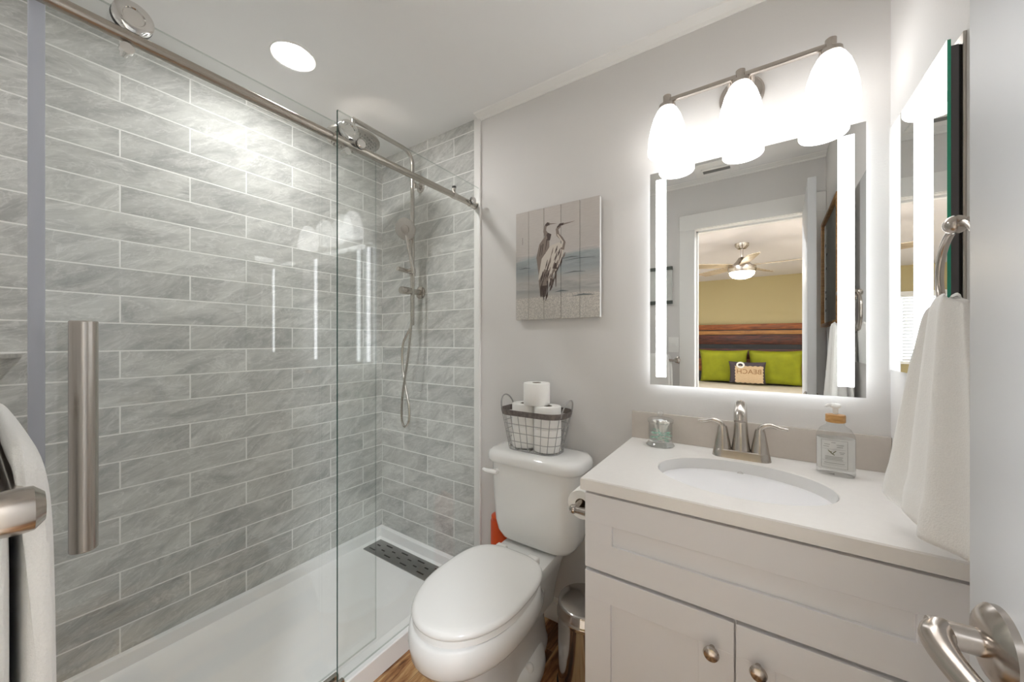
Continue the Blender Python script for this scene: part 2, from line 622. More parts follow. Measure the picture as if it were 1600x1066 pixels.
def arc(c, r, a0, a1, n, plane='xz'):
    out = []
    for k in range(n + 1):
        a = a0 + (a1 - a0) * k / n
        u, v = r * math.cos(a), r * math.sin(a)
        if plane == 'xz': out.append((c[0] + u, c[1], c[2] + v))
        elif plane == 'yz': out.append((c[0], c[1] + u, c[2] + v))
        else: out.append((c[0] + u, c[1] + v, c[2]))
    return out


def smooth_path(pts, n=8):
    """Catmull-Rom through pts"""
    P = [Vector(p) for p in pts]
    P = [P[0] * 2 - P[1]] + P + [P[-1] * 2 - P[-2]]
    out = []
    for i in range(1, len(P) - 2):
        for k in range(n):
            t = k / n
            a, b, c, d = P[i - 1], P[i], P[i + 1], P[i + 2]
            out.append(0.5 * ((2 * b) + (c - a) * t + (2 * a - 5 * b + 4 * c - d) * t * t + (3 * b - a - 3 * c + d) * t ** 3))
    out.append(P[-2])
    return out


def lerp_list(vals, n=8):
    out = []
    for a, b in zip(vals[:-1], vals[1:]):
        out += [a + (b - a) * k / n for k in range(n)]
    return out + [vals[-1]]


RX = lambda a: Matrix.Rotation(a, 4, 'X')
RY = lambda a: Matrix.Rotation(a, 4, 'Y')
RZ = lambda a: Matrix.Rotation(a, 4, 'Z')

# ------------------------------------------------------------------ setting
XL, XR, YB, YF, H = -2.004, 0.333, -0.06, 1.5, 2.447
XS = -1.2                      # shower glass line
DX0, DX1, DH = -0.405, 0.258, 2.095   # doorway

struct(B().box(XL - 0.12, XR + 0.12, YB, YF + 0.12, -0.06, 0).build('floor', 'floor'), 'warm wood-look plank floor of the bathroom', 'floor')
struct(B().box(XL - 0.12, XR + 0.12, YB - 0.12, YF + 0.12, H, H + 0.06).build('ceiling', 'ceil'), 'flat white bathroom ceiling over shower and vanity', 'ceiling')
struct(B().box(XS, XR + 0.12, YF, YF + 0.12, 0, H).build('wall_front', 'wall'), 'light grey painted wall behind toilet and vanity', 'wall')
struct(B().box(XL - 0.12, XS, YF, YF + 0.12, 0, H).build('wall_shower', 'tile_s'), 'grey marbled tile wall carrying the shower fittings', 'wall')
struct(B().box(XL - 0.12, XL, YB - 0.12, YF, 0, H).build('wall_left', 'tile_l'), 'long grey marbled tile wall behind the shower glass', 'wall')
struct(B().box(XR, XR + 0.12, YB - 0.12, YF, 0, H).build('wall_right', 'wall'), 'light grey painted wall right of the vanity', 'wall')
b = B()
b.box(XL, DX0 - 0.02, YB - 0.12, YB, 0, H)
b.box(DX1 + 0.02, XR, YB - 0.12, YB, 0, H)
b.box(DX0 - 0.02, DX1 + 0.02, YB - 0.12, YB, DH + 0.02, H)
struct(b.build('wall_rear', 'wall', smooth=0), 'light grey wall around the doorway, seen in the mirror', 'wall')

# crown strips (profile swept as prisms)
def crown(name, p0, p1, inward, label):
    p0, p1, n = Vector(p0), Vector(p1), Vector(inward)
    zz = Vector((0, 0, 1))
    prof = [(0, 0), (0, -0.022), (0.006, -0.022), (0.012, -0.014), (0.046, -0.005), (0.05, 0)]
    b = B().rings([[q + n * a + zz * h for a, h in prof] for q in (p0, p1)])
    return struct(b.build(name, 'trim', smooth=0), label, 'crown trim')
crown('trim_1', (XS + 0.0, YF, H), (XR, YF, H), (0, -1, 0), 'slim white crown strip along the top of the mirror wall')
crown('trim_2', (XL, YB, H), (XR, YB, H), (0, 1, 0), 'slim white crown strip above the doorway wall')
struct(B().box(-1.232, -1.197, YF - 0.006, YF, 0.09, H, 0.001).box(-1.197, -1.186, YF - 0.012, YF, 0.09, H, 0.003).build('trim_3', 'trim'),
       'upright white trim strip where tile meets painted wall', 'wall trim')
struct(B().box(-1.186, -0.40, YF - 0.013, YF, 0, 0.085, 0.003).box(-1.186, -0.40, YF - 0.009, YF, 0.085, 0.105, 0.003).build('baseboard_front', 'trim'),
       'white baseboard on the wall behind the toilet', 'baseboard')

# door frame (both casings and jambs) and the open door leaf
b = B()
for (x0, x1) in ((DX0 - 0.105, DX0 - 0.002), (DX1 + 0.002, XR - 0.001)):
    b.box(x0, x1, YB, YB + 0.016, 0, DH + 0.115, 0.003)
b.box(DX0 - 0.105, XR - 0.001, YB, YB + 0.018, DH + 0.002, DH + 0.115, 0.003)
b.box(DX0 - 0.02, DX0, YB - 0.12, YB, 0, DH); b.box(DX1, DX1 + 0.02, YB - 0.12, YB, 0, DH)
b.box(DX0 - 0.02, DX1 + 0.02, YB - 0.12, YB, DH, DH + 0.02)
b.box(DX0, DX0 + 0.012, YB - 0.08, YB - 0.045, 0, DH); b.box(DX0, DX1, YB - 0.08, YB - 0.045, DH - 0.012, DH)
struct(b.build('trim_4', 'trim'), 'white door casing around the bedroom doorway, seen in mirror', 'door casing')

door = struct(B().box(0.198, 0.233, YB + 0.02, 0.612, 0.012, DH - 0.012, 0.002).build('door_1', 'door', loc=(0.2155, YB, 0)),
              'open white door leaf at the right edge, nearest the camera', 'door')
hz = 0.982
b = B()
b.lathe([(0.037, 0.0), (0.037, -0.006), (0.030, -0.012), (0.017, -0.016)], (0.198, 0.548, hz), 32, RY(PI / 2))
b.cyl((0.184, 0.548, hz), (0.148, 0.548, hz - 0.001), 0.0125, 0.0118)
lev = smooth_path([(0.160, 0.551, hz), (0.156, 0.547, hz), (0.1495, 0.533, hz - 0.001), (0.150, 0.508, hz - 0.004), (0.156, 0.47, hz - 0.006), (0.158, 0.44, hz - 0.005)], 6)
b.tube(lev, lerp_list([0.0118, 0.0125, 0.013, 0.0115, 0.0105, 0.0095], 6), 16, flat=1.0)
b.build('door_handle', 'satin', door)
b = B()
b.lathe([(0.033, 0.0), (0.033, 0.006), (0.017, 0.014)], (0.233, 0.548, hz), 28, RY(PI / 2))
b.tube(smooth_path([(0.24, 0.548, hz), (0.272, 0.548, hz), (0.283, 0.53, hz), (0.28, 0.44, hz)], 6), 0.011, 12)
b.build('door_handle', 'satin', door)
b = B()
b.box(0.2, 0.231, 0.612, 0.6135, hz - 0.03, hz + 0.03, 0.0005).box(0.21, 0.221, 0.6135, 0.622, hz - 0.01, hz + 0.01, 0.001)
b.build('latch_plate', 'satin', door)
door.rotation_euler = (0, 0, math.radians(1.6)); door.location = (0.233, YB, 0)

# bedroom shell
BX0, BX1, BY0 = -2.7, 1.9, -5.1
struct(B().box(BX0, BX1, BY0, YB, -0.06, -0.001).build('floor_bedroom', 'bedfloor'), 'pale floor of the bedroom beyond the doorway', 'floor')
struct(B().box(BX0, BX1, BY0, YB - 0.12, H, H + 0.06).build('ceiling_bedroom', 'bedceil'), 'pale bedroom ceiling carrying the fan, seen in mirror', 'ceiling')
struct(B().box(BX0, BX1, BY0 - 0.1, BY0, 0, H).build('wall_bedroom_rear', 'khaki'), 'khaki bedroom wall behind the headboard, seen in mirror', 'wall')
struct(B().box(BX0 - 0.1, BX0, BY0, YB, 0, H).build('wall_bedroom_left', 'cream_wall'), 'cream bedroom side wall beside the window corner', 'wall')
struct(B().box(BX1, BX1 + 0.1, BY0, YB, 0, H).build('wall_bedroom_right', 'cream_wall'), 'cream bedroom side wall on the door hinge side', 'wall')
b = B()
b.box(BX0, XL - 0.12, YB - 0.12, YB, 0, H).box(XR + 0.12, BX1, YB - 0.12, YB, 0, H)
struct(b.build('wall_bedroom_front', 'cream_wall'), 'bedroom side of the bathroom wall', 'wall')

# ------------------------------------------------------------------ shower
tr = thing('shower_tray', (-1.6, 0.72, 0), 'white acrylic shower tray with low curb and raised rim along the tile', 'shower tray')
b = B()
tx0, tx1, ty0, ty1 = XL, -1.187, YB, YF
x0i, x1i, y0i, y1i = tx0 + 0.028, -1.262, ty0 + 0.028, ty1 - 0.03
b.rings([
    [(tx0, ty0, 0), (tx1, ty0, 0), (tx1, ty1, 0), (tx0, ty1, 0)],
    [(tx0, ty0, 0.088), (tx1, ty0, 0.077), (tx1, ty1, 0.077), (tx0, ty1, 0.088)],
    [(tx0, ty0, 0.09), (tx1 - 0.004, ty0, 0.081), (tx1 - 0.004, ty1, 0.081), (tx0, ty1, 0.09)],
    [(x0i - 0.014, y0i - 0.014, 0.09), (x1i + 0.012, y0i - 0.014, 0.08), (x1i + 0.012, y1i + 0.014, 0.08), (x0i - 0.014, y1i + 0.014, 0.09)],
    [(x0i - 0.006, y0i - 0.006, 0.087), (x1i + 0.005, y0i - 0.006, 0.077), (x1i + 0.005, y1i + 0.006, 0.077), (x0i - 0.006, y1i + 0.006, 0.087)],
    [(x0i, y0i, 0.042), (x1i, y0i, 0.042), (x1i, y1i, 0.036), (x0i, y1i, 0.036)],
    [(x0i + 0.02, y0i + 0.02, 0.034), (x1i - 0.02, y0i + 0.02, 0.034), (x1i - 0.02, y1i - 0.012, 0.03), (x0i + 0.02, y1i - 0.012, 0.03)],
])
b.build('tray_body', 'acryl', tr, smooth=25)
b = B()
dx0, dx1, dy0, dy1, dz = -1.945, -1.30, 1.325, 1.447, 0.033
b.box(dx0, dx1, dy0, dy1, 0.028, dz + 0.003, 0.001)
nx = 9
for i in range(nx):
    cx = dx0 + 0.05 + i * (dx1 - dx0 - 0.1) / (nx - 1)
    for j, (fy, ln) in enumerate(((0.22, 0.052), (0.42, 0.028), (0.60, 0.028), (0.80, 0.052))):
        if (i + (1 if j in (1, 3) else 0)) % 2 == 0:
            yy = dy0 + fy * (dy1 - dy0)
            b.box(cx - ln / 2, cx + ln / 2, yy - 0.0042, yy + 0.0042, dz + 0.0028, dz + 0.0034, mi=1)
b.build('drain_cover', ['drain', 'dark'], tr)['label'] = 'long brushed steel drain cover with black slots'

# rail with brackets
RXX, RZZ = -1.222, CAMZ + 0.712
rail = thing('shower_rail', (RXX, 0.7, RZZ), 'round brushed nickel rail carrying the sliding shower door', 'shower rail')
b = B().cyl((RXX, YB + 0.01, RZZ), (RXX, YF - 0.012, RZZ), 0.0145, seg=24)
b.build('bar', 'nickel_y', rail)
b = B().cyl((RXX, YF - 0.055, RZZ), (RXX, YF - 0.012, RZZ), 0.0175, seg=24).lathe([(0.021, 0), (0.021, 0.011)], (RXX, YF - 0.0115, RZZ), 24, RX(-PI / 2))
b.build('wall_flange', 'nickel', rail)
b = B().cyl((RXX, YB, RZZ), (RXX, YB + 0.04, RZZ), 0.0165, seg=24)
b.build('wall_flange', 'nickel', rail)
for yy in (1.33,):      # door stop
    b = B().cyl((RXX, yy - 0.012, RZZ), (RXX, yy + 0.012, RZZ), 0.0165, seg=24).cyl((RXX, yy, RZZ + 0.012), (RXX, yy, RZZ + 0.036), 0.0085, seg=16)
    b.build('door_stop', 'nickel', rail)
    b = B().cyl((RXX, yy, RZZ + 0.036), (RXX, yy, RZZ + 0.044), 0.0105, seg=16)
    b.build('stop_cap', 'black', rail)

# fixed glass panel
FX0, FX1 = -1.201, -1.193
FY0 = 0.715
fp = thing('fixed_glass_panel', (-1.197, 1.1, 0.1), 'fixed clear glass shower panel between rail end and open edge', 'glass panel')
def glass_box(b, x0, x1, y0, y1, z0, z1):
    b.box(x0, x1, y0, y1, z0, z1)
    for f in b.bm.faces:
        n = f.normal
        f.normal_update()
        f.material_index = 0 if abs(f.normal.x) > 0.9 else (1 if f.normal.y < -0.9 and x0 > -1.22 else 2)
b = B(); glass_box(b, FX0, FX1, FY0, YF - 0.006, 0.095, CAMZ + 0.797)
b.build('glass_pane', ['glass', 'edge', 'edgepale'], fp, smooth=0)
for yy in (0.80, 1.435):
    b = B().cyl((RXX + 0.0145, yy, RZZ + 0.002), (FX0, yy, RZZ + 0.002), 0.009, seg=16)
    b.lathe([(0.0165, 0), (0.0165, 0.010), (0.014, 0.013)], (FX1, yy, RZZ + 0.002), 24, RY(PI / 2))
    o = b.build('standoff', 'chrome', fp)
    B().lathe([(0.0172, -0.002), (0.0172, 0.0025)], (FX1, yy, RZZ + 0.002), 24, RY(PI / 2)).build('gasket_or_dark_gap', 'black', o)
b = B().box(-1.225, -1.208, FY0 - 0.045, FY0 + 0.012, 0.081, 0.113, 0.002).box(-1.187, -1.172, FY0 - 0.045, FY0 + 0.012, 0.081, 0.113, 0.002)
b.box(-1.225, -1.172, FY0 - 0.045, FY0 - 0.004, 0.0805, 0.09, 0.001)
b.build('floor_guide', 'nickel', fp)

# sliding door
SX0, SX1 = -1.254, -1.246
sd = thing('sliding_glass_door', (-1.25, 0.5, 0.1), 'sliding clear glass shower door with long tubular handle', 'shower door')
b = B(); glass_box(b, SX0, SX1, 0.088, 0.907, 0.097, CAMZ + 0.783)
b.build('glass_pane', ['glass', 'edge', 'edgepale'], sd, smooth=0)
b = B().box(SX0 - 0.005, SX1 + 0.005, 0.075, 0.097, 0.097, CAMZ + 0.783, 0.002)
b.build('edge_seal', 'seal', sd)['label'] = 'milky vinyl bumper strip along the door edge'
for yy in (0.224, 0.775):
    zc = RZZ + 0.051
    b = B().lathe([(0.036, 0.0), (0.036, 0.010), (0.030, 0.014), (0.02, 0.0142), (0.018, 0.011), (0.0, 0.0115)], (RXX - 0.006, yy, zc), 36, RY(PI / 2), cap1=False)
    b.cyl((SX1, yy, zc), (RXX - 0.006, yy, zc), 0.012)
    o = b.build('roller', 'chrome', sd)
    B().lathe([(0.0345, -0.009), (0.0365, -0.007), (0.0365, 0.0), (0.0345, 0.002)], (RXX - 0.009, yy, zc), 36, RY(PI / 2)).build('tyre', 'black', o)
    b = B().cyl((SX1, yy - 0.012, RZZ - 0.032), (RXX + 0.004, yy - 0.012, RZZ - 0.032), 0.0075, seg=16).cyl((RXX - 0.002, yy - 0.012, RZZ - 0.032), (RXX + 0.012, yy - 0.012, RZZ - 0.032), 0.0125, seg=24)
    b.build('retainer', 'chrome', sd)
hx, hy = -1.172, 0.141
b = B().lathe([(0.0195, 0), (0.021, 0.002), (0.021, 0.478), (0.0195, 0.48)], (hx, hy, CAMZ - 0.438), 32)
hd = b.build('handle', 'nickel', sd)
for zz in (CAMZ - 0.046, CAMZ - 0.328):
    B().cyl((SX1, hy, zz), (hx, hy, zz), 0.0085, seg=16).lathe([(0.013, 0), (0.013, 0.008)], (SX1, hy, zz), 20, RY(PI / 2)).build('post', 'nickel', hd)

# shower column
sx, sy = -1.64, 1.435
sh = thing('shower_column', (sx, YF, 1.3), 'brushed nickel shower set with rain head, hand shower and hose', 'shower set')
ztop = CAMZ + 1.085
path = [(sx, sy, CAMZ + 0.09), (sx, sy, ztop - 0.07)] + arc((sx, sy - 0.07, ztop - 0.07), 0.07, 0, PI / 2, 8, 'yz') + [(sx, 1.06, ztop + 0.004)]
B().tube(path, 0.0115, 16).build('riser', 'nickel', sh)
b = B().lathe([(0.0, 0.02), (0.022, 0.02), (0.03, 0.010), (0.122, 0.008), (0.125, 0.004), (0.125, -0.003), (0.122, -0.005), (0.0, -0.005)], (sx, 1.06, CAMZ + 0.985), 48, cap0=False, cap1=False)
b.cyl((sx, 1.06, CAMZ + 0.99), (sx, 1.06, ztop), 0.011)
rh = b.build('rain_head', 'nickel', sh)
b = B()
for i in range(-5, 6):
    for j in range(-5, 6):
        px, py = i * 0.02 + (0.01 if j % 2 else 0), j * 0.0185
        if px * px + py * py < 0.108 ** 2:
            b.cyl((sx + px, 1.06 + py, CAMZ + 0.9802), (sx + px, 1.06 + py, CAMZ + 0.977), 0.0034, 0.0026, 8)
b.build('nozzles', 'band', rh)
zb = CAMZ + 0.905
b = B().cyl((sx, sy, zb), (sx, YF, zb), 0.010).lathe([(0.03, 0), (0.03, -0.007), (0.024, -0.012)], (sx, YF, zb), 28, RX(-PI / 2)).cyl((sx, sy + 0.012, zb), (sx, sy + 0.04, zb), 0.014)
b.build('wall_bracket', 'nickel', sh)
zv = CAMZ + 0.285
b = B().lathe([(0.036, 0), (0.036, -0.008), (0.028, -0.012)], (sx, YF, zv), 32, RX(-PI / 2)).cyl((sx, YF, zv), (sx, sy - 0.07, zv), 0.017, seg=24)
b.lathe([(0.021, 0), (0.021, 0.05), (0.019, 0.053)], (sx, sy - 0.03, zv), 28, RX(PI / 2))
b.build('mixer_valve', 'nickel', sh)
zh = CAMZ + 0.395
b = B().cyl((sx, sy, zh - 0.02), (sx, sy, zh + 0.022), 0.017, seg=20).cyl((sx - 0.0, sy + 0.012, zh), (sx, sy - 0.105, zh + 0.006), 0.014, 0.012)
b.cyl((sx, sy - 0.03, zh + 0.003), (sx + 0.042, sy - 0.03, zh), 0.013)
b.build('slide_holder', 'nickel', sh)
# hand shower: handle from the holder up to a round head facing left-forward
hp0, hp1 = Vector((sx + 0.046, sy - 0.035, zh - 0.005)), Vector((sx + 0.024, sy - 0.06, zh + 0.20))
hb = B().tube([hp0 - (hp1 - hp0).normalized() * 0.012, hp0, hp0.lerp(hp1, 0.35), hp1], [0.010, 0.012, 0.011, 0.0145], 16)
hs = hb.build('hand_shower', 'nickel', sh)
nrm = Vector((0.36, -0.86, -0.36)).normalized()
q = Vector((0, 0, 1)).rotation_difference(nrm).to_matrix().to_4x4()
hc = hp1 + Vector((0.006, -0.014, 0.026))
B().lathe([(0.0, -0.02), (0.03, -0.018), (0.056, -0.006), (0.061, 0.004), (0.059, 0.009), (0.05, 0.0105), (0.0, 0.0095)], hc, 36, q, cap0=False, cap1=False).build('spray_head', 'nickel', hs)
B().lathe([(0.024, 0.0105), (0.024, 0.0115), (0.018, 0.0125), (0.0, 0.0125)], hc, 24, q, cap1=False).build('spray_face', 'satin', hs)
hose = smooth_path([(sx, sy, CAMZ + 0.10), (sx - 0.012, sy - 0.02, CAMZ + 0.05), (sx - 0.045, sy - 0.03, CAMZ - 0.02), (sx - 0.05, sy - 0.03, CAMZ - 0.14), (sx - 0.022, sy - 0.03, CAMZ - 0.27),
                    (sx + 0.006, sy - 0.03, CAMZ - 0.37), (sx + 0.006, sy - 0.032, CAMZ - 0.455), (sx - 0.026, sy - 0.034, CAMZ - 0.49), (sx - 0.05, sy - 0.036, CAMZ - 0.44),
                    (sx - 0.03, sy - 0.045, CAMZ - 0.30), (sx + 0.012, sy - 0.045, CAMZ - 0.10), (sx + 0.04, sy - 0.04, CAMZ + 0.12), (sx + 0.048, sy - 0.035, zh - 0.09), tuple(hp0 - (hp1 - hp0).normalized() * 0.012)], 8)
B().tube(hose, 0.0065, 10).build('hose', 'nickel', sh)

# corner shelf in the shower, recessed ceiling light
cs = B()
pts = [(XL, YB, 0)] + [(XL + 0.17 * math.cos(a) + 0.0, YB + 0.17 * math.sin(a), 0) for a in [PI / 2 * k / 10 for k in range(11)]]
cs.prism([(p[0], p[1], CAMZ - 0.052) for p in pts], (0, 0, 0.012))
tag(cs.build('corner_shelf', 'chrome', loc=(XL, YB, CAMZ - 0.05)), 'small chrome corner shelf low in the far left of the shower', 'shelf')

dl = thing('recessed_light', (-1.58, 0.755, H), 'round lit recessed light in the ceiling above the shower', 'ceiling light')
B().lathe([(0.071, -0.002), (0.080, -0.004), (0.084, -0.001), (0.084, 0.0)], (-1.58, 0.755, H), 40, cap0=False, cap1=False).build('trim_ring', 'trim', dl)
B().lathe([(0.072, -0.003), (0.072, -0.0005)], (-1.58, 0.755, H), 40).build('lens', 'down', dl)

ev = thing('exhaust_vent', (-0.25, 0.13, H), 'white ceiling exhaust vent with dark slot, seen in the mirror', 'vent')
B().box(-0.38, -0.12, 0.02, 0.24, H - 0.012, H, 0.006).build('cover', 'trim', ev)
B().box(-0.33, -0.17, 0.085, 0.165, H - 0.0135, H - 0.011).build('slot', 'mback', ev)
B().box(-0.335, -0.165, 0.15, 0.17, H - 0.022, H - 0.012, 0.002).build('lip', 'trim', ev)

# ------------------------------------------------------------------ toilet
TX = -0.793
tl = thing('toilet', (TX, 1.2, 0), 'white two-piece toilet with closed lid beside the shower curb', 'toilet')
def egg(yc, af, ab, hw, z, n=40, p=2.6, cx=TX):
    pts = []
    for k in range(n):
        a = 2 * PI * k / n
        c, s = math.cos(a), math.sin(a)
        if c >= 0:
            pts.append((cx + hw * math.copysign(abs(s) ** 0.96, s), yc - af * c, z))
        else:
            pts.append((cx + hw * math.copysign(abs(s) ** (2 / p), s), yc + ab * abs(c) ** (2 / p), z))
    return pts
b = B()
b.rings([egg(1.10, 0.17, 0.32, 0.095, 0.0), egg(1.10, 0.17, 0.32, 0.097, 0.012), egg(1.10, 0.165, 0.315, 0.088, 0.03), egg(1.08, 0.17, 0.32, 0.083, 0.12), egg(1.07, 0.185, 0.33, 0.090, 0.20),
         egg(1.05, 0.21, 0.335, 0.108, 0.25), egg(1.02, 0.235, 0.325, 0.138, 0.278), egg(1.0, 0.253, 0.30, 0.163, 0.296), egg(0.99, 0.261, 0.28, 0.177, 0.32),
         egg(0.985, 0.262, 0.25, 0.183, 0.36), egg(0.985, 0.258, 0.245, 0.182, 0.392), egg(0.985, 0.25, 0.24, 0.176, 0.40), egg(0.985, 0.2, 0.19, 0.13, 0.40)])
b.build('bowl', 'porc', tl, smooth=50)
b = B()
dk = lambda y0, y1, hw, z, r=0.035: rrect(TX, (y0 + y1) / 2, hw, (y1 - y0) / 2, r, z)
b.rings([dk(1.2, 1.43, 0.075, 0.16), dk(1.17, 1.44, 0.085, 0.24), dk(1.15, 1.45, 0.105, 0.33), dk(1.15, 1.455, 0.125, 0.385), dk(1.155, 1.45, 0.122, 0.398), dk(1.165, 1.44, 0.114, 0.402)])
b.build('deck', 'porc', tl, smooth=50)
# rear foot with bolt caps
b = B()
b.rings([egg(1.17, 0.125, 0.17, 0.128, 0.0, p=2.2), egg(1.17, 0.127, 0.172, 0.130, 0.018, p=2.2), egg(1.17, 0.122, 0.168, 0.124, 0.046, p=2.2), egg(1.17, 0.10, 0.15, 0.10, 0.064, p=2.2), egg(1.17, 0.08, 0.13, 0.075, 0.07, p=2.2)])
b.build('foot', 'porc', tl, smooth=50)
for s in (-1, 1):
    B().sphere((TX + s * 0.098, 1.165, 0.06), 0.0165, sz=1.0).build('bolt_cap', 'seat', tl)
# seat and lid
ZS = 0.403
b = B()
b.rings([egg(0.985, 0.245, 0.235, 0.178, ZS), egg(0.985, 0.243, 0.236, 0.177, ZS + 0.004), egg(0.985, 0.243, 0.236, 0.177, ZS + 0.012), egg(0.985, 0.24, 0.235, 0.176, ZS + 0.016)])
b.build('seat', 'seat', tl, smooth=50)
b = B()
ZL = ZS + 0.018
E2 = lambda d, z: egg(0.985, 0.247 - d, 0.238 - d, 0.181 - d, z, n=56, p=3.2)
b.rings([E2(0.006, ZL), E2(0.001, ZL + 0.004), E2(0.0, ZL + 0.010), E2(0.004, ZL + 0.018), E2(0.013, ZL + 0.022), E2(0.03, ZL + 0.0235), E2(0.1, ZL + 0.025)])
b.build('lid', 'seat', tl, smooth=60)
for s in (-1, 1):
    B().box(TX + s * 0.075 - 0.024, TX + s * 0.075 + 0.024, 1.212, 1.245, 0.402, 0.435, 0.007, seg=3).build('hinge', 'seat', tl)
# tank
TKX = -0.775
b = B()
tk = lambda hw, y0, y1, r, z: rrect(TKX, (y0 + y1) / 2, hw, (y1 - y0) / 2, r, z, 8)
b.rings([tk(0.10, 1.335, 1.46, 0.05, 0.408), tk(0.14, 1.315, 1.475, 0.06, 0.412), tk(0.168, 1.302, 1.481, 0.06, 0.424), tk(0.186, 1.295, 1.484, 0.062, 0.448), tk(0.197, 1.290, 1.485, 0.065, 0.49),
         tk(0.205, 1.284, 1.486, 0.068, 0.60), tk(0.210, 1.279, 1.487, 0.07, 0.755)])
b.build('tank', 'porc', tl, smooth=50)
b = B()
b.rings([tk(0.205, 1.280, 1.487, 0.07, 0.747), tk(0.222, 1.268, 1.489, 0.075, 0.752), tk(0.227, 1.264, 1.49, 0.078, 0.762), tk(0.226, 1.265, 1.49, 0.078, 0.780), tk(0.220, 1.270, 1.489, 0.074, 0.792), tk(0.208, 1.281, 1.485, 0.066, 0.799), tk(0.18, 1.30, 1.465, 0.05, 0.802)])
b.build('tank_lid', 'porc', tl, smooth=60)
b = B().cyl((TKX - 0.155, 1.285, 0.712), (TKX - 0.155, 1.268, 0.712), 0.013)
b.tube(smooth_path([(TKX - 0.14, 1.264, 0.712), (TKX - 0.165, 1.262, 0.713), (TKX - 0.195, 1.264, 0.711), (TKX - 0.216, 1.268, 0.713)], 5), lerp_list([0.011, 0.0135, 0.0115, 0.0085], 5), 12, flat=0.8)
b.build('flush_lever', 'seat', tl)

cn = thing('brush_canister', (-1.008, 1.43, 0), 'orange-red canister squeezed between the toilet tank and the shower trim', 'canister')
B().lathe([(0.05, 0), (0.052, 0.01), (0.052, 0.42), (0.048, 0.426)], (-1.008, 1.43, 0), 28).build('body', 'orange', cn)
B().lathe([(0.049, 0.426), (0.049, 0.44), (0.03, 0.45), (0.012, 0.455), (0.012, 0.47)], (-1.008, 1.43, 0), 28).build('lid', 'orange', cn)

# ------------------------------------------------------------------ basket of toilet rolls
LZ = 0.802
BKX, BKY = -0.795, 1.388
bk = thing('wire_basket', (BKX, BKY, LZ), 'oval grey wire basket with two loop handles on the toilet tank', 'basket')
def oval(hx, hy, z, n=36, r=0.8):
    return rrect(BKX, BKY, hx, hy, min(hx, hy) * r, z, n // 4)
b = B()
zt, zb_ = LZ + 0.155, LZ + 0.003
def hw_at(t): return 0.120 + (0.152 - 0.120) * t, 0.066 + (0.086 - 0.066) * t
for t in (0.0, 0.25, 0.5, 0.75):
    hx_, hy_ = hw_at(t)
    b.tube(oval(hx_, hy_, zb_ + (zt - zb_) * t), 0.0016 if t > 0 else 0.0022, 6, closed=True)
N = len(oval(1, 1, 0))
r0, r1 = oval(*hw_at(0), zb_), oval(*hw_at(1), zt)
def resample(ring, n):
    L = [Vector(p) for p in ring]; L.append(L[0])
    acc = [0]
    for p, q in zip(L[:-1], L[1:]): acc.append(acc[-1] + (q - p).length)
    out = []; k = 0
    for i in range(n):
        s = acc[-1] * i / n
        while acc[k + 1] < s: k += 1
        out.append(L[k].lerp(L[k + 1], (s - acc[k]) / max(1e-9, acc[k + 1] - acc[k])))
    return out
ra, rb = resample(r0, 22), resample(r1, 22)
for p, q in zip(ra, rb):
    b.tube([p, q], 0.0015, 6)
for dx_ in (-0.06, 0, 0.06):
    b.tube([(BKX + dx_, BKY - 0.065, zb_), (BKX + dx_, BKY + 0.065, zb_)], 0.0015, 6)
for dy_ in (-0.02, 0.02):
    b.tube([(BKX - 0.115, BKY + dy_, zb_), (BKX + 0.115, BKY + dy_, zb_)], 0.0015, 6)
b.build('wire_mesh', 'wire', bk)
b = B()
hx_, hy_ = 0.153, 0.087
b.rings([oval(hx_, hy_, zt - 0.002), oval(hx_ + 0.004, hy_ + 0.004, zt + 0.022), oval(hx_ + 0.0025, hy_ + 0.0025, zt + 0.022), oval(hx_ - 0.0015, hy_ - 0.0015, zt - 0.002)], cap0=False, cap1=False, loop=True)
b.build('rim_band', 'band', bk)
for s in (-1, 1):
    pts = []
    for k in range(17):
        a = PI * k / 16
        pts.append((BKX + s * (0.145 + 0.018 * math.sin(a)), BKY + 0.05 * math.cos(a), zt + 0.004 + 0.068 * math.sin(a) ** 0.8))
    B().tube(pts, 0.0032, 8).build('handle', 'wire', bk)

def make_roll(loc, label, group, r=0.0575, h=0.094, rot=None):
    o = thing('toilet_roll', (0, 0, 0), label, 'toilet roll', group)
    B().lathe([(0.020, 0.0), (r - 0.002, 0.0), (r, 0.003), (r, h - 0.003), (r - 0.002, h), (0.020, h)], (0, 0, 0), 40, cap0=False, cap1=False).build('paper', 'paper', o)
    B().lathe([(0.020, h - 0.0005), (0.020, 0.0005), (0.0185, 0.0005), (0.0185, h - 0.0005)], (0, 0, 0), 24, cap0=False, cap1=False).build('core', 'core', o)
    o.location = loc
    if rot: o.rotation_euler = rot
    return o
g = 'toilet rolls in the wire basket'
r_a = make_roll((BKX - 0.0595, BKY + 0.006, LZ + 0.007), 'white toilet roll low at the left inside the wire basket', g)
dup(r_a, (BKX + 0.0595, BKY - 0.004, LZ + 0.007), 'white toilet roll low at the right inside the wire basket')
dup(r_a, (BKX - 0.0595, BKY + 0.006, LZ + 0.102), 'white toilet roll rising above the basket rim on the left')
dup(r_a, (BKX + 0.0595, BKY - 0.004, LZ + 0.102), 'white toilet roll rising above the basket rim on the right')
dup(r_a, (BKX + 0.004, BKY + 0.0, LZ + 0.197), 'single white toilet roll standing on top of the others')

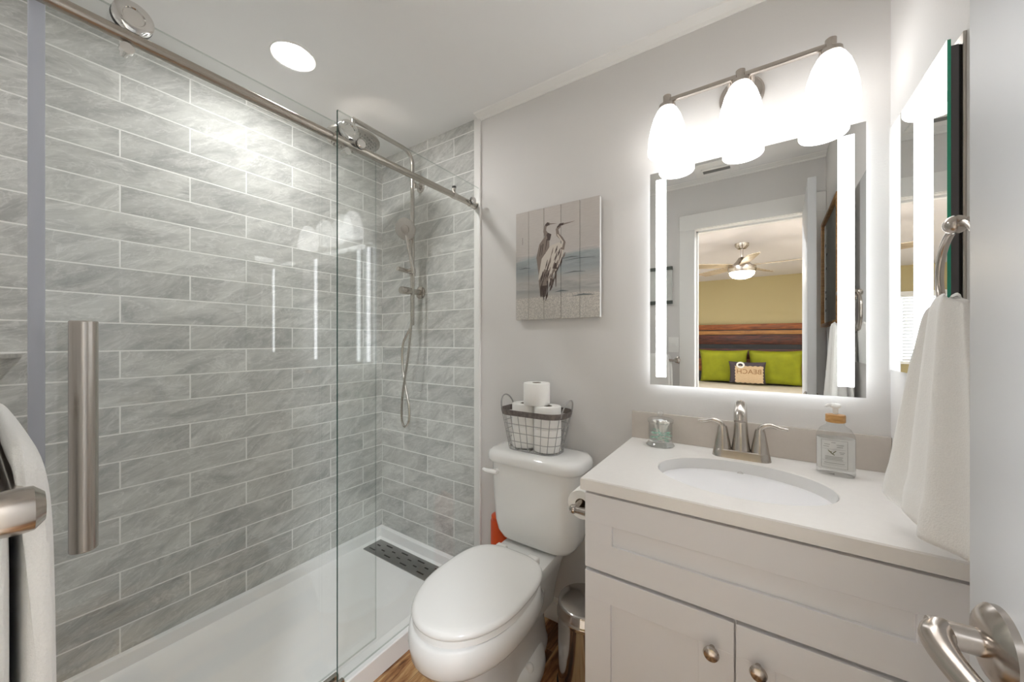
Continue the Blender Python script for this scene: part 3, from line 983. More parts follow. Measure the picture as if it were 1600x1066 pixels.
# ------------------------------------------------------------------ painting of two herons
PX0, PX1, PZ0, PZ1, PY = -0.951, -0.534, CAMZ + 0.10, CAMZ + 0.608, 1.468
M['canvas'] = canvas_mat(0, PX1 - PX0, 0.0, PZ1 - PZ0)
pt = thing('heron_painting', ((PX0 + PX1) / 2, YF, PZ0), 'painted plank panel of two herons by the sea on grey wall', 'painting')
b = B()
cuts = [0, 0.17, 0.365, 0.57, 0.785, 1.0]
for a, c in zip(cuts[:-1], cuts[1:]):
    b.box(PX0 + (PX1 - PX0) * a + 0.0006, PX0 + (PX1 - PX0) * c - 0.0006, PY, YF - 0.014, PZ0, PZ1, 0.0012, seg=1)
b.bm.faces.ensure_lookup_table()
for f in b.bm.faces:
    f.normal_update()
    f.material_index = 1 if abs(f.normal.x) > 0.9 and f.calc_center_median().x > PX1 - 0.002 else 0
b.build('plank_panel', [M['canvas'], 'edgewhite'], pt)
for z_ in (PZ0 + 0.05, PZ1 - 0.09):
    B().box(PX0 + 0.04, PX1 - 0.04, YF - 0.014, YF, z_, z_ + 0.04).build('batten', 'frame', pt)
W_, H_ = PX1 - PX0, PZ1 - PZ0
b = B()
layer = [0.0002]
def stroke(pts, wd, mi):
    layer[0] += 0.00001
    b.ribbon([(p[0] * W_, p[1] * H_) for p in pts], [k * W_ for k in wd], (PX0, PY - layer[0], PZ0), (1, 0, 0), (0, 0, 1), (0, -1, 0), mi, 0.0003)
rnd = random.Random(3)
# far heron
stroke([(0.31, 0.40), (0.33, 0.55), (0.37, 0.66), (0.41, 0.74)], [0.02, 0.12, 0.13, 0.05], 1)
stroke([(0.41, 0.73), (0.375, 0.79), (0.385, 0.83), (0.41, 0.845)], [0.07, 0.035, 0.03, 0.035], 1)
stroke([(0.385, 0.838), (0.41, 0.848), (0.44, 0.843)], [0.02, 0.04, 0.02], 0)
stroke([(0.43, 0.845), (0.52, 0.838)], [0.016, 0.002], 1)
stroke([(0.405, 0.76), (0.43, 0.745), (0.425, 0.70)], [0.03, 0.055, 0.03], 0)
for k in range(9):
    x = 0.32 + 0.012 * k; y = 0.48 + rnd.random() * 0.16
    stroke([(x, y + 0.1), (x - 0.02, y)], [0.012, 0.005], 0 if k % 2 else 1)
# near heron
stroke([(0.34, 0.22), (0.37, 0.36), (0.44, 0.50), (0.52, 0.60), (0.58, 0.645)], [0.03, 0.15, 0.23, 0.19, 0.08], 2)
stroke([(0.35, 0.2), (0.36, 0.34), (0.40, 0.44)], [0.06, 0.12, 0.06], 1)
stroke([(0.585, 0.60), (0.605, 0.66), (0.575, 0.70), (0.535, 0.735), (0.525, 0.785), (0.56, 0.81)], [0.045, 0.04, 0.036, 0.036, 0.032, 0.032], 1)
stroke([(0.575, 0.62), (0.592, 0.665), (0.56, 0.705), (0.53, 0.74)], [0.02, 0.018, 0.014, 0.012], 2)
stroke([(0.525, 0.80), (0.56, 0.82), (0.605, 0.822)], [0.012, 0.028, 0.022], 0)
stroke([(0.60, 0.82), (0.73, 0.828)], [0.016, 0.002], 1)
for k in range(46):
    t = rnd.random(); sidew = rnd.random()
    cx = 0.34 + 0.22 * t + (sidew - 0.5) * 0.14; cy = 0.24 + 0.36 * t + (0.5 - sidew) * 0.08
    ln = 0.04 + 0.06 * rnd.random()
    stroke([(cx + 0.012, cy + ln / 2), (cx, cy), (cx - 0.018, cy - ln / 2)], [0.004, 0.012 + 0.01 * rnd.random(), 0.003], 0 if rnd.random() < 0.5 else 1)
for k in range(8):
    x = 0.33 + 0.02 * k * 0.5
    stroke([(x, 0.30), (x - 0.01, 0.2 + 0.02 * rnd.random())], [0.011, 0.005], 0)
for (x, y0, y1) in ((0.36, 0.24, 0.17), (0.45, 0.36, 0.26), (0.51, 0.42, 0.28), (0.41, 0.34, 0.25), (0.47, 0.35, 0.31)):
    stroke([(x, y0), (x + 0.002, y1)], [0.02, 0.006], 0)
stroke([(0.5, 0.44), (0.51, 0.49)], [0.05, 0.02], 0)
for (x0, x1, y, wd_) in ((0.05, 0.2, 0.47, 0.012), (0.6, 0.85, 0.39, 0.012), (0.62, 0.95, 0.50, 0.008), (0.5, 0.66, 0.235, 0.018), (0.7, 0.95, 0.19, 0.016), (0.58, 0.8, 0.52, 0.01)):
    stroke([(x0, y), ((x0 + x1) / 2, y + 0.008), (x1, y)], [0.002, wd_, 0.002], 3)
for k in range(4):   # small upright signature
    stroke([(0.088 + 0.004 * (k % 2), 0.70 + 0.016 * k), (0.094, 0.712 + 0.016 * k)], [0.004, 0.004], 0)
b.build('heron_print', ['heron_d', 'heron_m', 'heron_l', 'heron_s'], pt, smooth=0)

# ------------------------------------------------------------------ vanity
CZ = 0.891
CX0, CX1 = -0.408, XR - 0.001
CYF = 0.963
vn = thing('vanity_cabinet', (-0.033, 1.24, 0), 'white shaker vanity cabinet with two doors under the sink', 'vanity cabinet')
VX0, VX1, VYF = -0.399, XR - 0.002, 0.993
b = B().box(VX0, VX1, VYF, YF - 0.002, 0.09, CZ - 0.034, 0.0015)
b.box(VX0 + 0.002, VX1, VYF + 0.06, YF - 0.002, 0.0, 0.09)
b.build('carcass', 'cab', vn)
def shaker(b, x0, x1, z0, z1, rail_, t=0.019, rec=0.009):
    y0 = VYF - t
    b.box(x0, x1, y0 + rec, VYF - 0.001, z0, z1)
    for (a, c, e, f_) in ((x0, x1, z1 - rail_, z1), (x0, x1, z0, z0 + rail_)):
        b.box(a, c, y0, y0 + rec + 0.002, e, f_, 0.0008, seg=1)
    for (a, c) in ((x0, x0 + rail_), (x1 - rail_, x1)):
        b.box(a, c, y0, y0 + rec + 0.002, z0 + rail_ - 0.001, z1 - rail_ + 0.001, 0.0008, seg=1)
b = B(); shaker(b, VX0 + 0.001, VX1 - 0.003, 0.640, 0.847, 0.077)
b.build('drawer_front', 'cab', vn)
xm = -0.036
for (x0, x1, kx) in ((VX0 + 0.001, xm - 0.002, -0.082), (xm + 0.002, VX1 - 0.003, 0.008)):
    b = B(); shaker(b, x0, x1, 0.10, 0.630, 0.073)
    d = b.build('door', 'cab', vn)
    kz = 0.556
    b = B().lathe([(0.006, 0.0), (0.005, 0.012), (0.008, 0.016), (0.0155, 0.020), (0.017, 0.025), (0.0145, 0.030), (0.008, 0.0325), (0.0, 0.033)], (kx, VYF - 0.018, kz), 24, RX(PI / 2), cap1=False)
    b.build('knob', 'satin', d)['label'] = 'round satin nickel knob'

ct = thing('countertop', (-0.037, 1.23, CZ - 0.033), 'white stone vanity top with oval sink and low backsplash', 'countertop')
SCX, SCY, SA, SB = -0.036, 1.208, 0.212, 0.158
b = B()
angs = sorted([2 * PI * k / 72 for k in range(72)] + [math.atan2(yy - SCY, xx - SCX) % (2 * PI) for xx in (CX0, CX1) for yy in (CYF, YF)])
def rect_at(a):
    dx_, dy_ = math.cos(a), math.sin(a)
    t = 1e9
    if dx_ > 1e-9: t = min(t, (CX1 - SCX) / dx_)
    if dx_ < -1e-9: t = min(t, (CX0 - SCX) / dx_)
    if dy_ > 1e-9: t = min(t, (YF - SCY) / dy_)
    if dy_ < -1e-9: t = min(t, (CYF - SCY) / dy_)
    return (SCX + dx_ * t, SCY + dy_ * t)
def ell_at(a, k=1.0):
    dx_, dy_ = math.cos(a), math.sin(a)
    r = 1 / math.sqrt((dx_ / SA) ** 2 + (dy_ / SB) ** 2)
    return (SCX + dx_ * r * k, SCY + dy_ * r * k)
inset = lambda p, d: (min(max(p[0], CX0 + d), CX1 - d), min(max(p[1], CYF + d), YF - d))
b.rings([[(*ell_at(a, 1.0), CZ - 0.033) for a in angs], [(*rect_at(a), CZ - 0.033) for a in angs], [(*rect_at(a), CZ - 0.003) for a in angs], [(*inset(rect_at(a), 0.003), CZ) for a in angs],
         [(*ell_at(a, 1.012), CZ) for a in angs], [(*ell_at(a, 1.0), CZ - 0.003) for a in angs]], loop=True)
b.build('slab', 'counter', ct, smooth=30)
b = B()
b.rings([[(*ell_at(a, k), CZ + z) for a in angs] for k, z in ((0.999, -0.002), (0.995, -0.012), (0.97, -0.045), (0.92, -0.08), (0.80, -0.112), (0.6, -0.13), (0.3, -0.138), (0.1, -0.14))], cap0=False)
b.build('sink_basin', 'basin', ct, smooth=60)
B().lathe([(0.0, 0.0), (0.02, 0.001), (0.022, -0.002)], (SCX, SCY, CZ - 0.137), 24, cap0=False, cap1=False).build('drain', 'chrome', ct)
B().lathe([(0.009, 0), (0.009, 0.002)], (SCX, SCY + 0.148, CZ - 0.036), 20, RX(PI / 2 + 0.2)).build('overflow', 'chrome', ct)
B().box(CX0, CX1, YF - 0.016, YF, CZ, CZ + 0.104, 0.0015).build('backsplash', 'splash', ct)['label'] = 'warm grey backsplash strip'

# faucet
fx, fy = -0.036, 1.418
fa = thing('faucet', (fx, fy, CZ), 'brushed nickel two-handle faucet behind the sink', 'faucet')
b = B()
b.rings([rrect(fx, fy, hx_, hy_, hy_, CZ + z, 10) for hx_, hy_, z in ((0.083, 0.030, 0.0), (0.082, 0.029, 0.004), (0.078, 0.026, 0.024), (0.076, 0.024, 0.026))])
b.build('base_plate', 'nickel', fa)
sp_pts = smooth_path([(fx, fy + 0.004, CZ + 0.024), (fx, fy + 0.003, CZ + 0.075), (fx, fy, CZ + 0.13), (fx, fy - 0.016, CZ + 0.168), (fx, fy - 0.05, CZ + 0.178), (fx, fy - 0.086, CZ + 0.160), (fx, fy - 0.098, CZ + 0.136)], 8)
B().tube(sp_pts, lerp_list([0.0275, 0.0215, 0.018, 0.0172, 0.017, 0.0165, 0.016], 8), 24).build('spout', 'nickel', fa)
for s in (-1, 1):
    hxx = fx + s * 0.052
    b = B().lathe([(0.0255, 0.024), (0.0225, 0.045), (0.018, 0.07), (0.0145, 0.092), (0.012, 0.1)], (hxx, fy, CZ), 24)
    b.tube(smooth_path([(hxx - s * 0.001, fy, CZ + 0.085), (hxx + s * 0.005, fy, CZ + 0.106), (hxx + s * 0.026, fy - 0.001, CZ + 0.116), (hxx + s * 0.05, fy - 0.002, CZ + 0.110), (hxx + s * 0.072, fy - 0.003, CZ + 0.107)], 6),
           lerp_list([0.0125, 0.0118, 0.0098, 0.0082, 0.0070], 6), 16, flat=0.75)
    b.build('lever', 'nickel', fa)

# soap dispenser
sxx, syy = 0.196, 1.392
so = thing('soap_dispenser', (sxx, syy, CZ), 'clear soap bottle with white pump and bamboo collar by the sink', 'soap dispenser')
rot = RZ(math.radians(0))
def ovr(k, z, a_=0.043, b_=0.029):
    pts = []
    for i in range(40):
        a = 2 * PI * i / 40
        c, s = math.cos(a), math.sin(a)
        pts.append((sxx + a_ * k * math.copysign(abs(c) ** 0.75, c), syy + b_ * k * math.copysign(abs(s) ** 0.75, s), CZ + z))
    return pts
def cir(r, z):
    return [(sxx + r * math.cos(2 * PI * i / 40), syy + r * math.sin(2 * PI * i / 40), CZ + z) for i in range(40)]
b = B().rings([ovr(0.94, 0.0), ovr(1.0, 0.006), ovr(1.0, 0.108), ovr(0.95, 0.118), ovr(0.78, 0.132), cir(0.021, 0.142), cir(0.018, 0.152)])
b.build('bottle', 'clear2', so, smooth=50)
b = B().rings([ovr(0.965, 0.018), ovr(0.965, 0.106)], cap0=False, cap1=False)
b.build('label', 'label', so)['label'] = 'pale printed bottle label'
b = B()
def lab(x0, z0, x1, z1, wd_=0.0009, mi=0):
    f = lambda x: syy - 0.029 * 1.0 * (1 - abs((x - sxx) / 0.043) ** 2.667) ** 0.375 - 0.0004
    n = 8
    rs = []
    for k in range(n + 1):
        x = sxx + x0 + (x1 - x0) * k / n + 1e-5; z = CZ + z0 + (z1 - z0) * k / n
        ddx, ddz = (0, wd_ / 2) if abs(x1 - x0) > abs(z1 - z0) else (wd_ / 2, 0)
        y = f(x)
        rs.append([(x - ddx, y, z - ddz), (x + ddx, y, z + ddz), (x + ddx, y + 0.0003, z + ddz), (x - ddx, y + 0.0003, z - ddz)])
    b.rings(rs, mi=mi)
for z in (0.102, 0.024): lab(-0.034, z, 0.022, z)
for x in (-0.034, 0.022): lab(x, 0.024, x, 0.102)
lab(-0.032, 0.077, 0.018, 0.077, 0.0006); lab(-0.032, 0.044, 0.018, 0.044, 0.0006); lab(-0.030, 0.033, 0.018, 0.033, 0.0006)
for x0, x1, z in ((-0.013, -0.004, 0.096), (-0.028, -0.016, 0.090), (-0.002, 0.014, 0.090), (-0.030, -0.018, 0.084), (-0.001, 0.012, 0.084), (0.004, 0.016, 0.070), (0.006, 0.014, 0.066),
                  (-0.026, 0.012, 0.056), (-0.026, 0.010, 0.052), (-0.026, 0.012, 0.048), (-0.028, 0.016, 0.038)):
    lab(x0, z, x1, z, 0.0016)
for x0, z0, x1, z1 in ((-0.02, 0.074, -0.011, 0.064), (-0.011, 0.064, -0.003, 0.073), (-0.014, 0.066, -0.006, 0.061), (-0.018, 0.07, -0.012, 0.069)):
    lab(x0, z0, x1, z1, 0.0026, 1)
b.build('label_print', ['ink', 'olive'], so, smooth=0)
B().lathe([(0.0205, 0.150), (0.0225, 0.152), (0.0225, 0.170), (0.0215, 0.172), (0.012, 0.1735)], (sxx, syy, CZ), 32).build('collar', 'collar', so)['label'] = 'bamboo coloured screw collar'
b = B().cyl((sxx, syy, CZ + 0.172), (sxx, syy, CZ + 0.192), 0.0062, seg=16)
b.lathe([(0.007, 0.190), (0.0125, 0.194), (0.0135, 0.199), (0.011, 0.203), (0.0, 0.204)], (sxx, syy, CZ), 24, cap1=False)
b.tube(smooth_path([(sxx, syy, CZ + 0.199), (sxx - 0.014, syy - 0.004, CZ + 0.2), (sxx - 0.024, syy - 0.007, CZ + 0.194)], 5), lerp_list([0.0062, 0.005, 0.0035], 5), 12)
b.build('pump', 'pump', so)

# jar of cotton swabs
jx, jy = -0.288, 1.425
ja = thing('glass_jar', (jx, jy, CZ), 'clear lidded glass jar of cotton swabs on the vanity corner', 'jar')
B().lathe([(0.047, 0.0), (0.049, 0.003), (0.043, 0.010), (0.039, 0.016), (0.041, 0.03), (0.041, 0.082), (0.0445, 0.086), (0.0425, 0.086), (0.039, 0.081), (0.038, 0.02), (0.0, 0.013)], (jx, jy, CZ), 36, cap1=False).build('jar_body', 'clear', ja)
B().lathe([(0.036, 0.082), (0.0445, 0.088), (0.0445, 0.095), (0.036, 0.100), (0.012, 0.102), (0.006, 0.104), (0.007, 0.109), (0.0115, 0.114), (0.012, 0.120), (0.008, 0.126), (0.0, 0.127)], (jx, jy, CZ), 36, cap1=False).build('lid', 'clear', ja)
def swab():
    o = thing('cotton_swab', (0, 0, 0), 'white cotton swab standing among the others inside the glass jar', 'cotton swab', 'cotton swabs in the glass jar')
    B().cyl((0, 0, -0.034), (0, 0, 0.034), 0.0016, seg=8).build('stick', 'swab', o)
    for s in (-1, 1):
        B().sphere((0, 0, s * 0.030), 0.0034, sz=2.2, seg=10, rings=8).build('cotton_tip', 'swab', o)
    return o
sw0 = None
rs_ = random.Random(11)
for k in range(24):
    a = rs_.random() * 2 * PI; rr = 0.004 + 0.014 * rs_.random()
    loc = (jx + rr * math.cos(a), jy + rr * math.sin(a), CZ + 0.0515 + 0.003 * rs_.random())
    tilt = 0.10 + 0.34 * rs_.random()
    ro = (tilt * math.sin(a) * -1, tilt * math.cos(a), 0)
    if sw0 is None:
        sw0 = swab(); sw0.location = loc; sw0.rotation_euler = ro
    else:
        dup(sw0, loc, sw0['label'], ro)
def pick():
    o = thing('floss_pick', (0, 0, 0), 'mint green floss pick at the bottom of the glass jar', 'floss pick', 'mint floss picks in the glass jar')
    B().tube([(-0.02, 0, 0), (0.006, 0, 0), (0.012, 0.008, 0), (0.022, 0.009, 0)], [0.0012, 0.0022, 0.002, 0.0014], 8).tube([(0.006, 0, 0), (0.013, -0.006, 0), (0.022, -0.005, 0)], [0.002, 0.002, 0.0014], 8).build('grip', 'mint', o)
    B().cyl((0.021, -0.005, 0), (0.021, 0.009, 0), 0.0005, seg=6).build('floss', 'swab', o)
    return o
p0 = None
for k in range(16):
    a = 2.4 * k; rr = 0.010 + 0.004 * (k % 3)
    loc = (jx + rr * math.cos(a), jy + rr * math.sin(a), CZ + 0.021 + 0.0042 * (k // 2))
    ro = (0.15 * math.sin(k), 0.2 * math.cos(k * 1.7), a)
    if p0 is None:
        p0 = pick(); p0.location = loc; p0.rotation_euler = ro
    else:
        dup(p0, loc, p0['label'], ro)

# toilet paper holder on the vanity side
HX = VX0 - 0.052
th = thing('toilet_paper_holder', (VX0, 1.095, 0.772), 'brushed nickel toilet paper holder on the vanity side', 'paper holder')
for yy in (1.012, 1.182):
    b = B().lathe([(0.020, 0), (0.020, 0.006), (0.011, 0.012), (0.0095, 0.03), (0.0095, 0.052)], (VX0, yy, 0.772), 24, RY(-PI / 2)).sphere((HX, yy, 0.772), 0.013)
    b.build('arm', 'satin', th)
B().cyl((HX, 1.012, 0.772), (HX, 1.182, 0.772), 0.0075, seg=16).build('spindle', 'satin', th)
make_roll((HX, 1.072, 0.761), 'part-used toilet roll hanging on the holder beside the vanity', None, 0.046, 0.092, (-PI / 2, 0, 0))

# pedal bin
tc = (-0.520, 1.27)
tb = thing('trash_can', (tc[0], tc[1], 0), 'stainless steel pedal bin between toilet and vanity', 'trash can')
B().lathe([(0.098, 0.012), (0.098, 0.272)], (tc[0], tc[1], 0), 48).build('body', 'steel', tb)
B().lathe([(0.103, 0.0), (0.103, 0.014), (0.099, 0.018)], (tc[0], tc[1], 0), 48).build('base_ring', 'black', tb)
B().lathe([(0.1, 0.268), (0.102, 0.27), (0.102, 0.280), (0.1, 0.284), (0.098, 0.288), (0.098, 0.314), (0.095, 0.319), (0.088, 0.321), (0.05, 0.325), (0.0, 0.327)], (tc[0], tc[1], 0), 48, cap1=False).build('lid', 'steel', tb, smooth=45)
B().box(tc[0] - 0.02, tc[0] + 0.02, tc[1] - 0.135, tc[1] - 0.09, 0.008, 0.02, 0.003).build('pedal', 'black', tb)

# ------------------------------------------------------------------ vanity light
LX, LY, LZZ = -0.036, 1.382, CAMZ + 0.850
vl = thing('vanity_light', (LX, YF, LZZ), 'three-shade brushed nickel vanity light above the mirror', 'wall light')
B().lathe([(0.067, 0), (0.067, 0.008), (0.060, 0.016), (0.05, 0.018)], (LX, YF, LZZ), 40, RX(PI / 2)).build('backplate', 'satin', vl)
for s in (-1, 1):
    B().cyl((LX + s * 0.032, YF - 0.016, LZZ), (LX + s * 0.032, LY, LZZ), 0.0065, seg=14).build('arm', 'satin', vl)
B().box(LX - 0.232, LX + 0.232, LY - 0.007, LY + 0.007, LZZ - 0.007, LZZ + 0.007, 0.001).build('bar', 'satin', vl)
for k in (-1, 0, 1):
    cx = LX + 0.2205 * k
    b = B().lathe([(0.008, 0.022), (0.0135, 0.018), (0.0135, -0.010), (0.027, -0.014), (0.028, -0.026), (0.025, -0.028)], (cx, LY, LZZ), 28)
    b.build('socket', 'satin', vl)
    b = B().lathe([(0.024, -0.024), (0.033, -0.034), (0.045, -0.058), (0.055, -0.092), (0.0615, -0.128), (0.0645, -0.165), (0.0640, -0.182), (0.0615, -0.186), (0.0605, -0.180), (0.058, -0.128), (0.050, -0.088), (0.040, -0.058), (0.024, -0.036)], (cx, LY, LZZ), 40)
    gs = b.build('glass_shade', 'shade', vl, smooth=60)
    gs['label'] = 'lit white opal glass bell shade'
    B().sphere((cx, LY, LZZ - 0.112), 0.027, sz=1.15).build('bulb', 'bulb', gs)

# ------------------------------------------------------------------ LED mirror
MX0, MX1, MZ0, MZ1, MY = -0.334, 0.274, CAMZ - 0.167, CAMZ + 0.643, 1.465
lm = thing('led_mirror', ((MX0 + MX1) / 2, YF, MZ0), 'large backlit wall mirror with two upright light strips above sink', 'mirror')
b = B().box(MX0, MX1, MY, MY + 0.005, MZ0, MZ1)
for f in b.bm.faces:
    f.normal_update(); f.material_index = 0 if f.normal.y < -0.9 else 1
b.build('mirror_glass', ['mirror', 'edgewhite'], lm, smooth=0)
B().box(MX0 + 0.03, MX1 - 0.03, MY + 0.005, YF, MZ0 + 0.03, MZ1 - 0.03).build('back_box', 'mback', lm)
for x0, x1 in ((-0.3117, -0.2755), (0.2115, 0.2485)):
    B().box(x0, x1, MY - 0.0006, MY + 0.0005, CAMZ - 0.137, CAMZ + 0.614).build('light_strip', 'strip', lm)['label'] = 'bright white frosted light strip'
b = B()
i0, i1 = 0.018, 0.0295
b.box(MX0 + i0, MX1 - i0, MY + 0.010, MY + 0.022, MZ0 + i0, MZ0 + i1).box(MX0 + i0, MX1 - i0, MY + 0.010, MY + 0.022, MZ1 - i1, MZ1 - i0)
b.box(MX0 + i0, MX0 + i1, MY + 0.010, MY + 0.022, MZ0 + i1, MZ1 - i1).box(MX1 - i1, MX1 - i0, MY + 0.010, MY + 0.022, MZ0 + i1, MZ1 - i1)
b.build('backlight', 'halo', lm, smooth=0)

lm.rotation_euler = (0, 0, math.radians(-0.8))

# side mirror cabinet on the right wall
SMY0, SMY1, SMX = 1.045, 1.405, 0.309
SZ0, SZ1 = CAMZ - 0.078, CAMZ + 0.578
sm = thing('medicine_cabinet', (XR, 1.22, SZ0), 'slim mirrored cabinet on the right wall beside the towel ring', 'medicine cabinet')
b = B().box(SMX, SMX + 0.005, SMY0, SMY1, SZ0, SZ1)
for f in b.bm.faces:
    f.normal_update(); f.material_index = 0 if f.normal.x < -0.9 else 1
b.build('mirror_door', ['mirror', 'teal'], sm, smooth=0)
B().box(SMX + 0.005, SMX + 0.016, SMY0 + 0.003, SMY1 - 0.003, SZ0 + 0.004, SZ1 - 0.012).build('body', 'cabdark', sm)
B().box(SMX + 0.016, SMX + 0.019, SMY0 + 0.006, SMY1 - 0.006, SZ0 + 0.006, SZ1 - 0.012).build('gasket_or_dark_gap', 'black', sm)  # black strip standing in for the shaded gap between body and frame
B().box(SMX + 0.019, XR, SMY0 - 0.004, SMY1, SZ0, SZ1 + 0.006, 0.001).build('wall_frame', 'nickel', sm)

# ------------------------------------------------------------------ towel ring and hand towel
RGX, RGY, RGZ = 0.283, 0.925, CAMZ + 0.196
rg = thing('towel_ring', (XR, RGY, RGZ), 'satin nickel towel ring on the right wall by the door', 'towel ring')
B().lathe([(0.028, 0), (0.028, -0.007), (0.018, -0.013), (0.0115, -0.02), (0.0105, -0.05)], (XR, RGY, RGZ), 28, RY(PI / 2)).sphere((RGX, RGY, RGZ), 0.0155).build('post', 'satin', rg)
RR = 0.079
B().tube([(RGX + 0.004, RGY + RR * math.sin(a), RGZ - RR + RR * math.cos(a)) for a in [2 * PI * k / 40 for k in range(40)]], 0.0062, 12, closed=True).build('ring', 'satin', rg)

tw = thing('hand_towel', (RGX, RGY, CAMZ - 0.33), 'white terry hand towel hanging through the towel ring', 'towel')
def drape(xc, y0t, y1t, y0b, y1b, zt, zb, th, folds, ph, amp, n=48, m=22, tilt=0.0):
    """hanging folded cloth: closed loft of horizontal sections from top to bottom"""
    rs = []
    for j in range(m + 1):
        t = j / m
        e = t ** 0.8
        y0 = y0t + (y0b - y0t) * e; y1 = y1t + (y1b - y1t) * e
        z = zt + (zb - zt) * t
        ring = []
        thick = th * (0.75 + 0.25 * t)
        if j == 0: thick *= 0.5
        hem = 1.0 + (0.22 if t > 0.83 else 0.0)
        for k in range(n):
            a = 2 * PI * k / n
            c, s = math.cos(a), math.sin(a)
            sq = math.copysign(abs(c) ** 0.55, c)
            y = (y0 + y1) / 2 + (y1 - y0) / 2 * sq
            yy = (y - y0) / max(1e-6, (y1 - y0))
            wv = amp * (0.35 + 0.65 * t) * math.sin(folds * 2 * PI * yy + ph + 0.4 * t)
            x = xc + tilt * t + wv + thick / 2 * hem * math.copysign(abs(s) ** 0.7, s)
            ring.append((x, y, z + (0.012 * math.cos(2 * PI * (yy - 0.45)) * (1 - t) if j < 6 else 0)))
        rs.append(ring)
    return rs
b = B().rings(drape(0.272, 0.865, 0.965, 0.80, 1.105, CAMZ + 0.078, CAMZ - 0.332, 0.036, 2.7, 0.6, 0.017, tilt=-0.014))
b.build('front_layer', 'towel', tw, smooth=80, sub=1)
b = B().rings(drape(0.306, 0.875, 0.955, 0.82, 1.02, CAMZ + 0.072, CAMZ - 0.30, 0.022, 2.0, 0.2, 0.004))
b.build('back_layer', 'towel', tw, smooth=80, sub=1)

# ------------------------------------------------------------------ towel bar and bath towel at the left edge
bx0, bx1, byy, bzz = -1.10, -0.515, 0.026, CAMZ - 0.143
tbx = thing('towel_bar', ((bx0 + bx1) / 2, YB, bzz), 'satin nickel towel bar in the near left corner', 'towel bar')
B().cyl((bx0, byy, bzz), (bx1, byy, bzz), 0.009, seg=20).build('bar', 'satin', tbx)
for xx in (bx0, bx1):
    b = B().lathe([(0.027, 0), (0.027, 0.007), (0.017, 0.012), (0.0105, 0.018), (0.0095, 0.06), (0.014, 0.07)], (xx, YB, bzz), 28, RX(-PI / 2))
    b.lathe([(0.0, -0.015), (0.012, -0.0145), (0.0185, -0.010), (0.0195, 0.0), (0.0185, 0.008), (0.012, 0.014), (0.0, 0.015)], (xx, byy, bzz), 28, RX(-PI / 2), cap0=False, cap1=False)
    b.build('post', 'satin', tbx)
bt = thing('bath_towel', (-0.8, byy, 0.3), 'thick folded white bath towel over the bar at left edge', 'towel')
def towel_layer(prof, x0, x1):
    n = 14
    rs = []
    for k in range(n + 1):
        t = k / n
        x = x0 + (x1 - x0) * t
        e = min(1.0, min(t, 1 - t) * n / 1.2)
        sh = 0.006 * (1 - e)
        cy = sum(p[0] for p in prof) / len(prof)
        rs.append([(x, cy + (p[0] - cy) * (1 - 0.25 * (1 - e)), p[1] - sh + 0.002 * math.sin(9 * x + p[1] * 7)) for p in prof])
    return rs
tz = CAMZ - 0.093
front = [(byy + 0.0045, 0.32), (byy + 0.0045, 0.8), (byy + 0.0045, tz - 0.12), (byy + 0.0048, tz - 0.085), (byy + 0.0055, tz - 0.072), (byy + 0.0105, tz - 0.058), (byy + 0.0095, tz - 0.036), (byy - 0.002, tz - 0.032), (byy - 0.004, tz - 0.006), (byy + 0.004, tz), (byy + 0.014, tz - 0.009), (byy + 0.021, tz - 0.030),
         (byy + 0.0255, tz - 0.07), (byy + 0.027, tz - 0.13), (byy + 0.029, 0.9), (byy + 0.031, 0.6), (byy + 0.030, 0.31)]
back = [(byy - 0.0005, 0.36), (byy - 0.0005, 0.8), (byy - 0.0005, tz - 0.12), (byy - 0.001, tz - 0.085), (byy - 0.002, tz - 0.072), (byy - 0.010, tz - 0.058), (byy - 0.010, tz - 0.034), (byy - 0.006, tz - 0.004), (byy - 0.018, tz - 0.006), (byy - 0.028, tz - 0.03), (byy - 0.032, tz - 0.09), (byy - 0.034, 0.7), (byy - 0.033, 0.35)]
B().rings(towel_layer(front, -0.56, -1.05)).build('front_fold', 'towel', bt, smooth=80, sub=2)
B().rings(towel_layer(back, -0.545, -1.05)).build('back_fold', 'towel', bt, smooth=80, sub=2)

# ------------------------------------------------------------------ things on the rear wall and right wall, seen in the mirrors
ls = thing('light_switch', (-0.535, YB, 1.245), 'white double light switch plate beside the door casing, mirrored', 'light switch')
B().box(-0.59, -0.515, YB, YB + 0.006, 1.19, 1.305, 0.002).build('plate', 'trim', ls)
for xx in (-0.567, -0.538):
    B().box(xx - 0.004, xx + 0.004, YB + 0.005, YB + 0.014, 1.238, 1.258, 0.001).build('toggle', 'trim', ls)
pf = thing('framed_print', (-0.75, YB, 1.55), 'grey framed print on the rear wall, at left of mirror', 'picture')
for z_ in (1.56, 1.82):
    B().box(-0.96, -0.56, YB, YB + 0.02, z_, z_ + 0.025).build('frame_rail', 'picframe', pf)
B().box(-0.955, -0.565, YB, YB + 0.012, 1.585, 1.82).build('print', 'picpaper', pf)
wf = thing('framed_sign', (XR, 0.14, 1.36), 'wood framed white sign behind the open door, seen in mirror', 'picture')
b = B()
fy0, fy1, fz0, fz1, ft = -0.03, 0.60, CAMZ + 0.085, CAMZ + 0.72, 0.02
for (y0, y1, z0, z1) in ((fy0, fy1, fz1 - ft, fz1), (fy0, fy1, fz0, fz0 + ft), (fy0, fy0 + ft, fz0 + ft, fz1 - ft), (fy1 - ft, fy1, fz0 + ft, fz1 - ft)):
    b.box(XR - 0.028, XR, y0, y1, z0, z1, 0.001)
b.build('frame', 'frame', wf)
B().box(XR - 0.012, XR, fy0 + ft, fy1 - ft, fz0 + ft, fz1 - ft).build('panel', 'picpaper', wf)
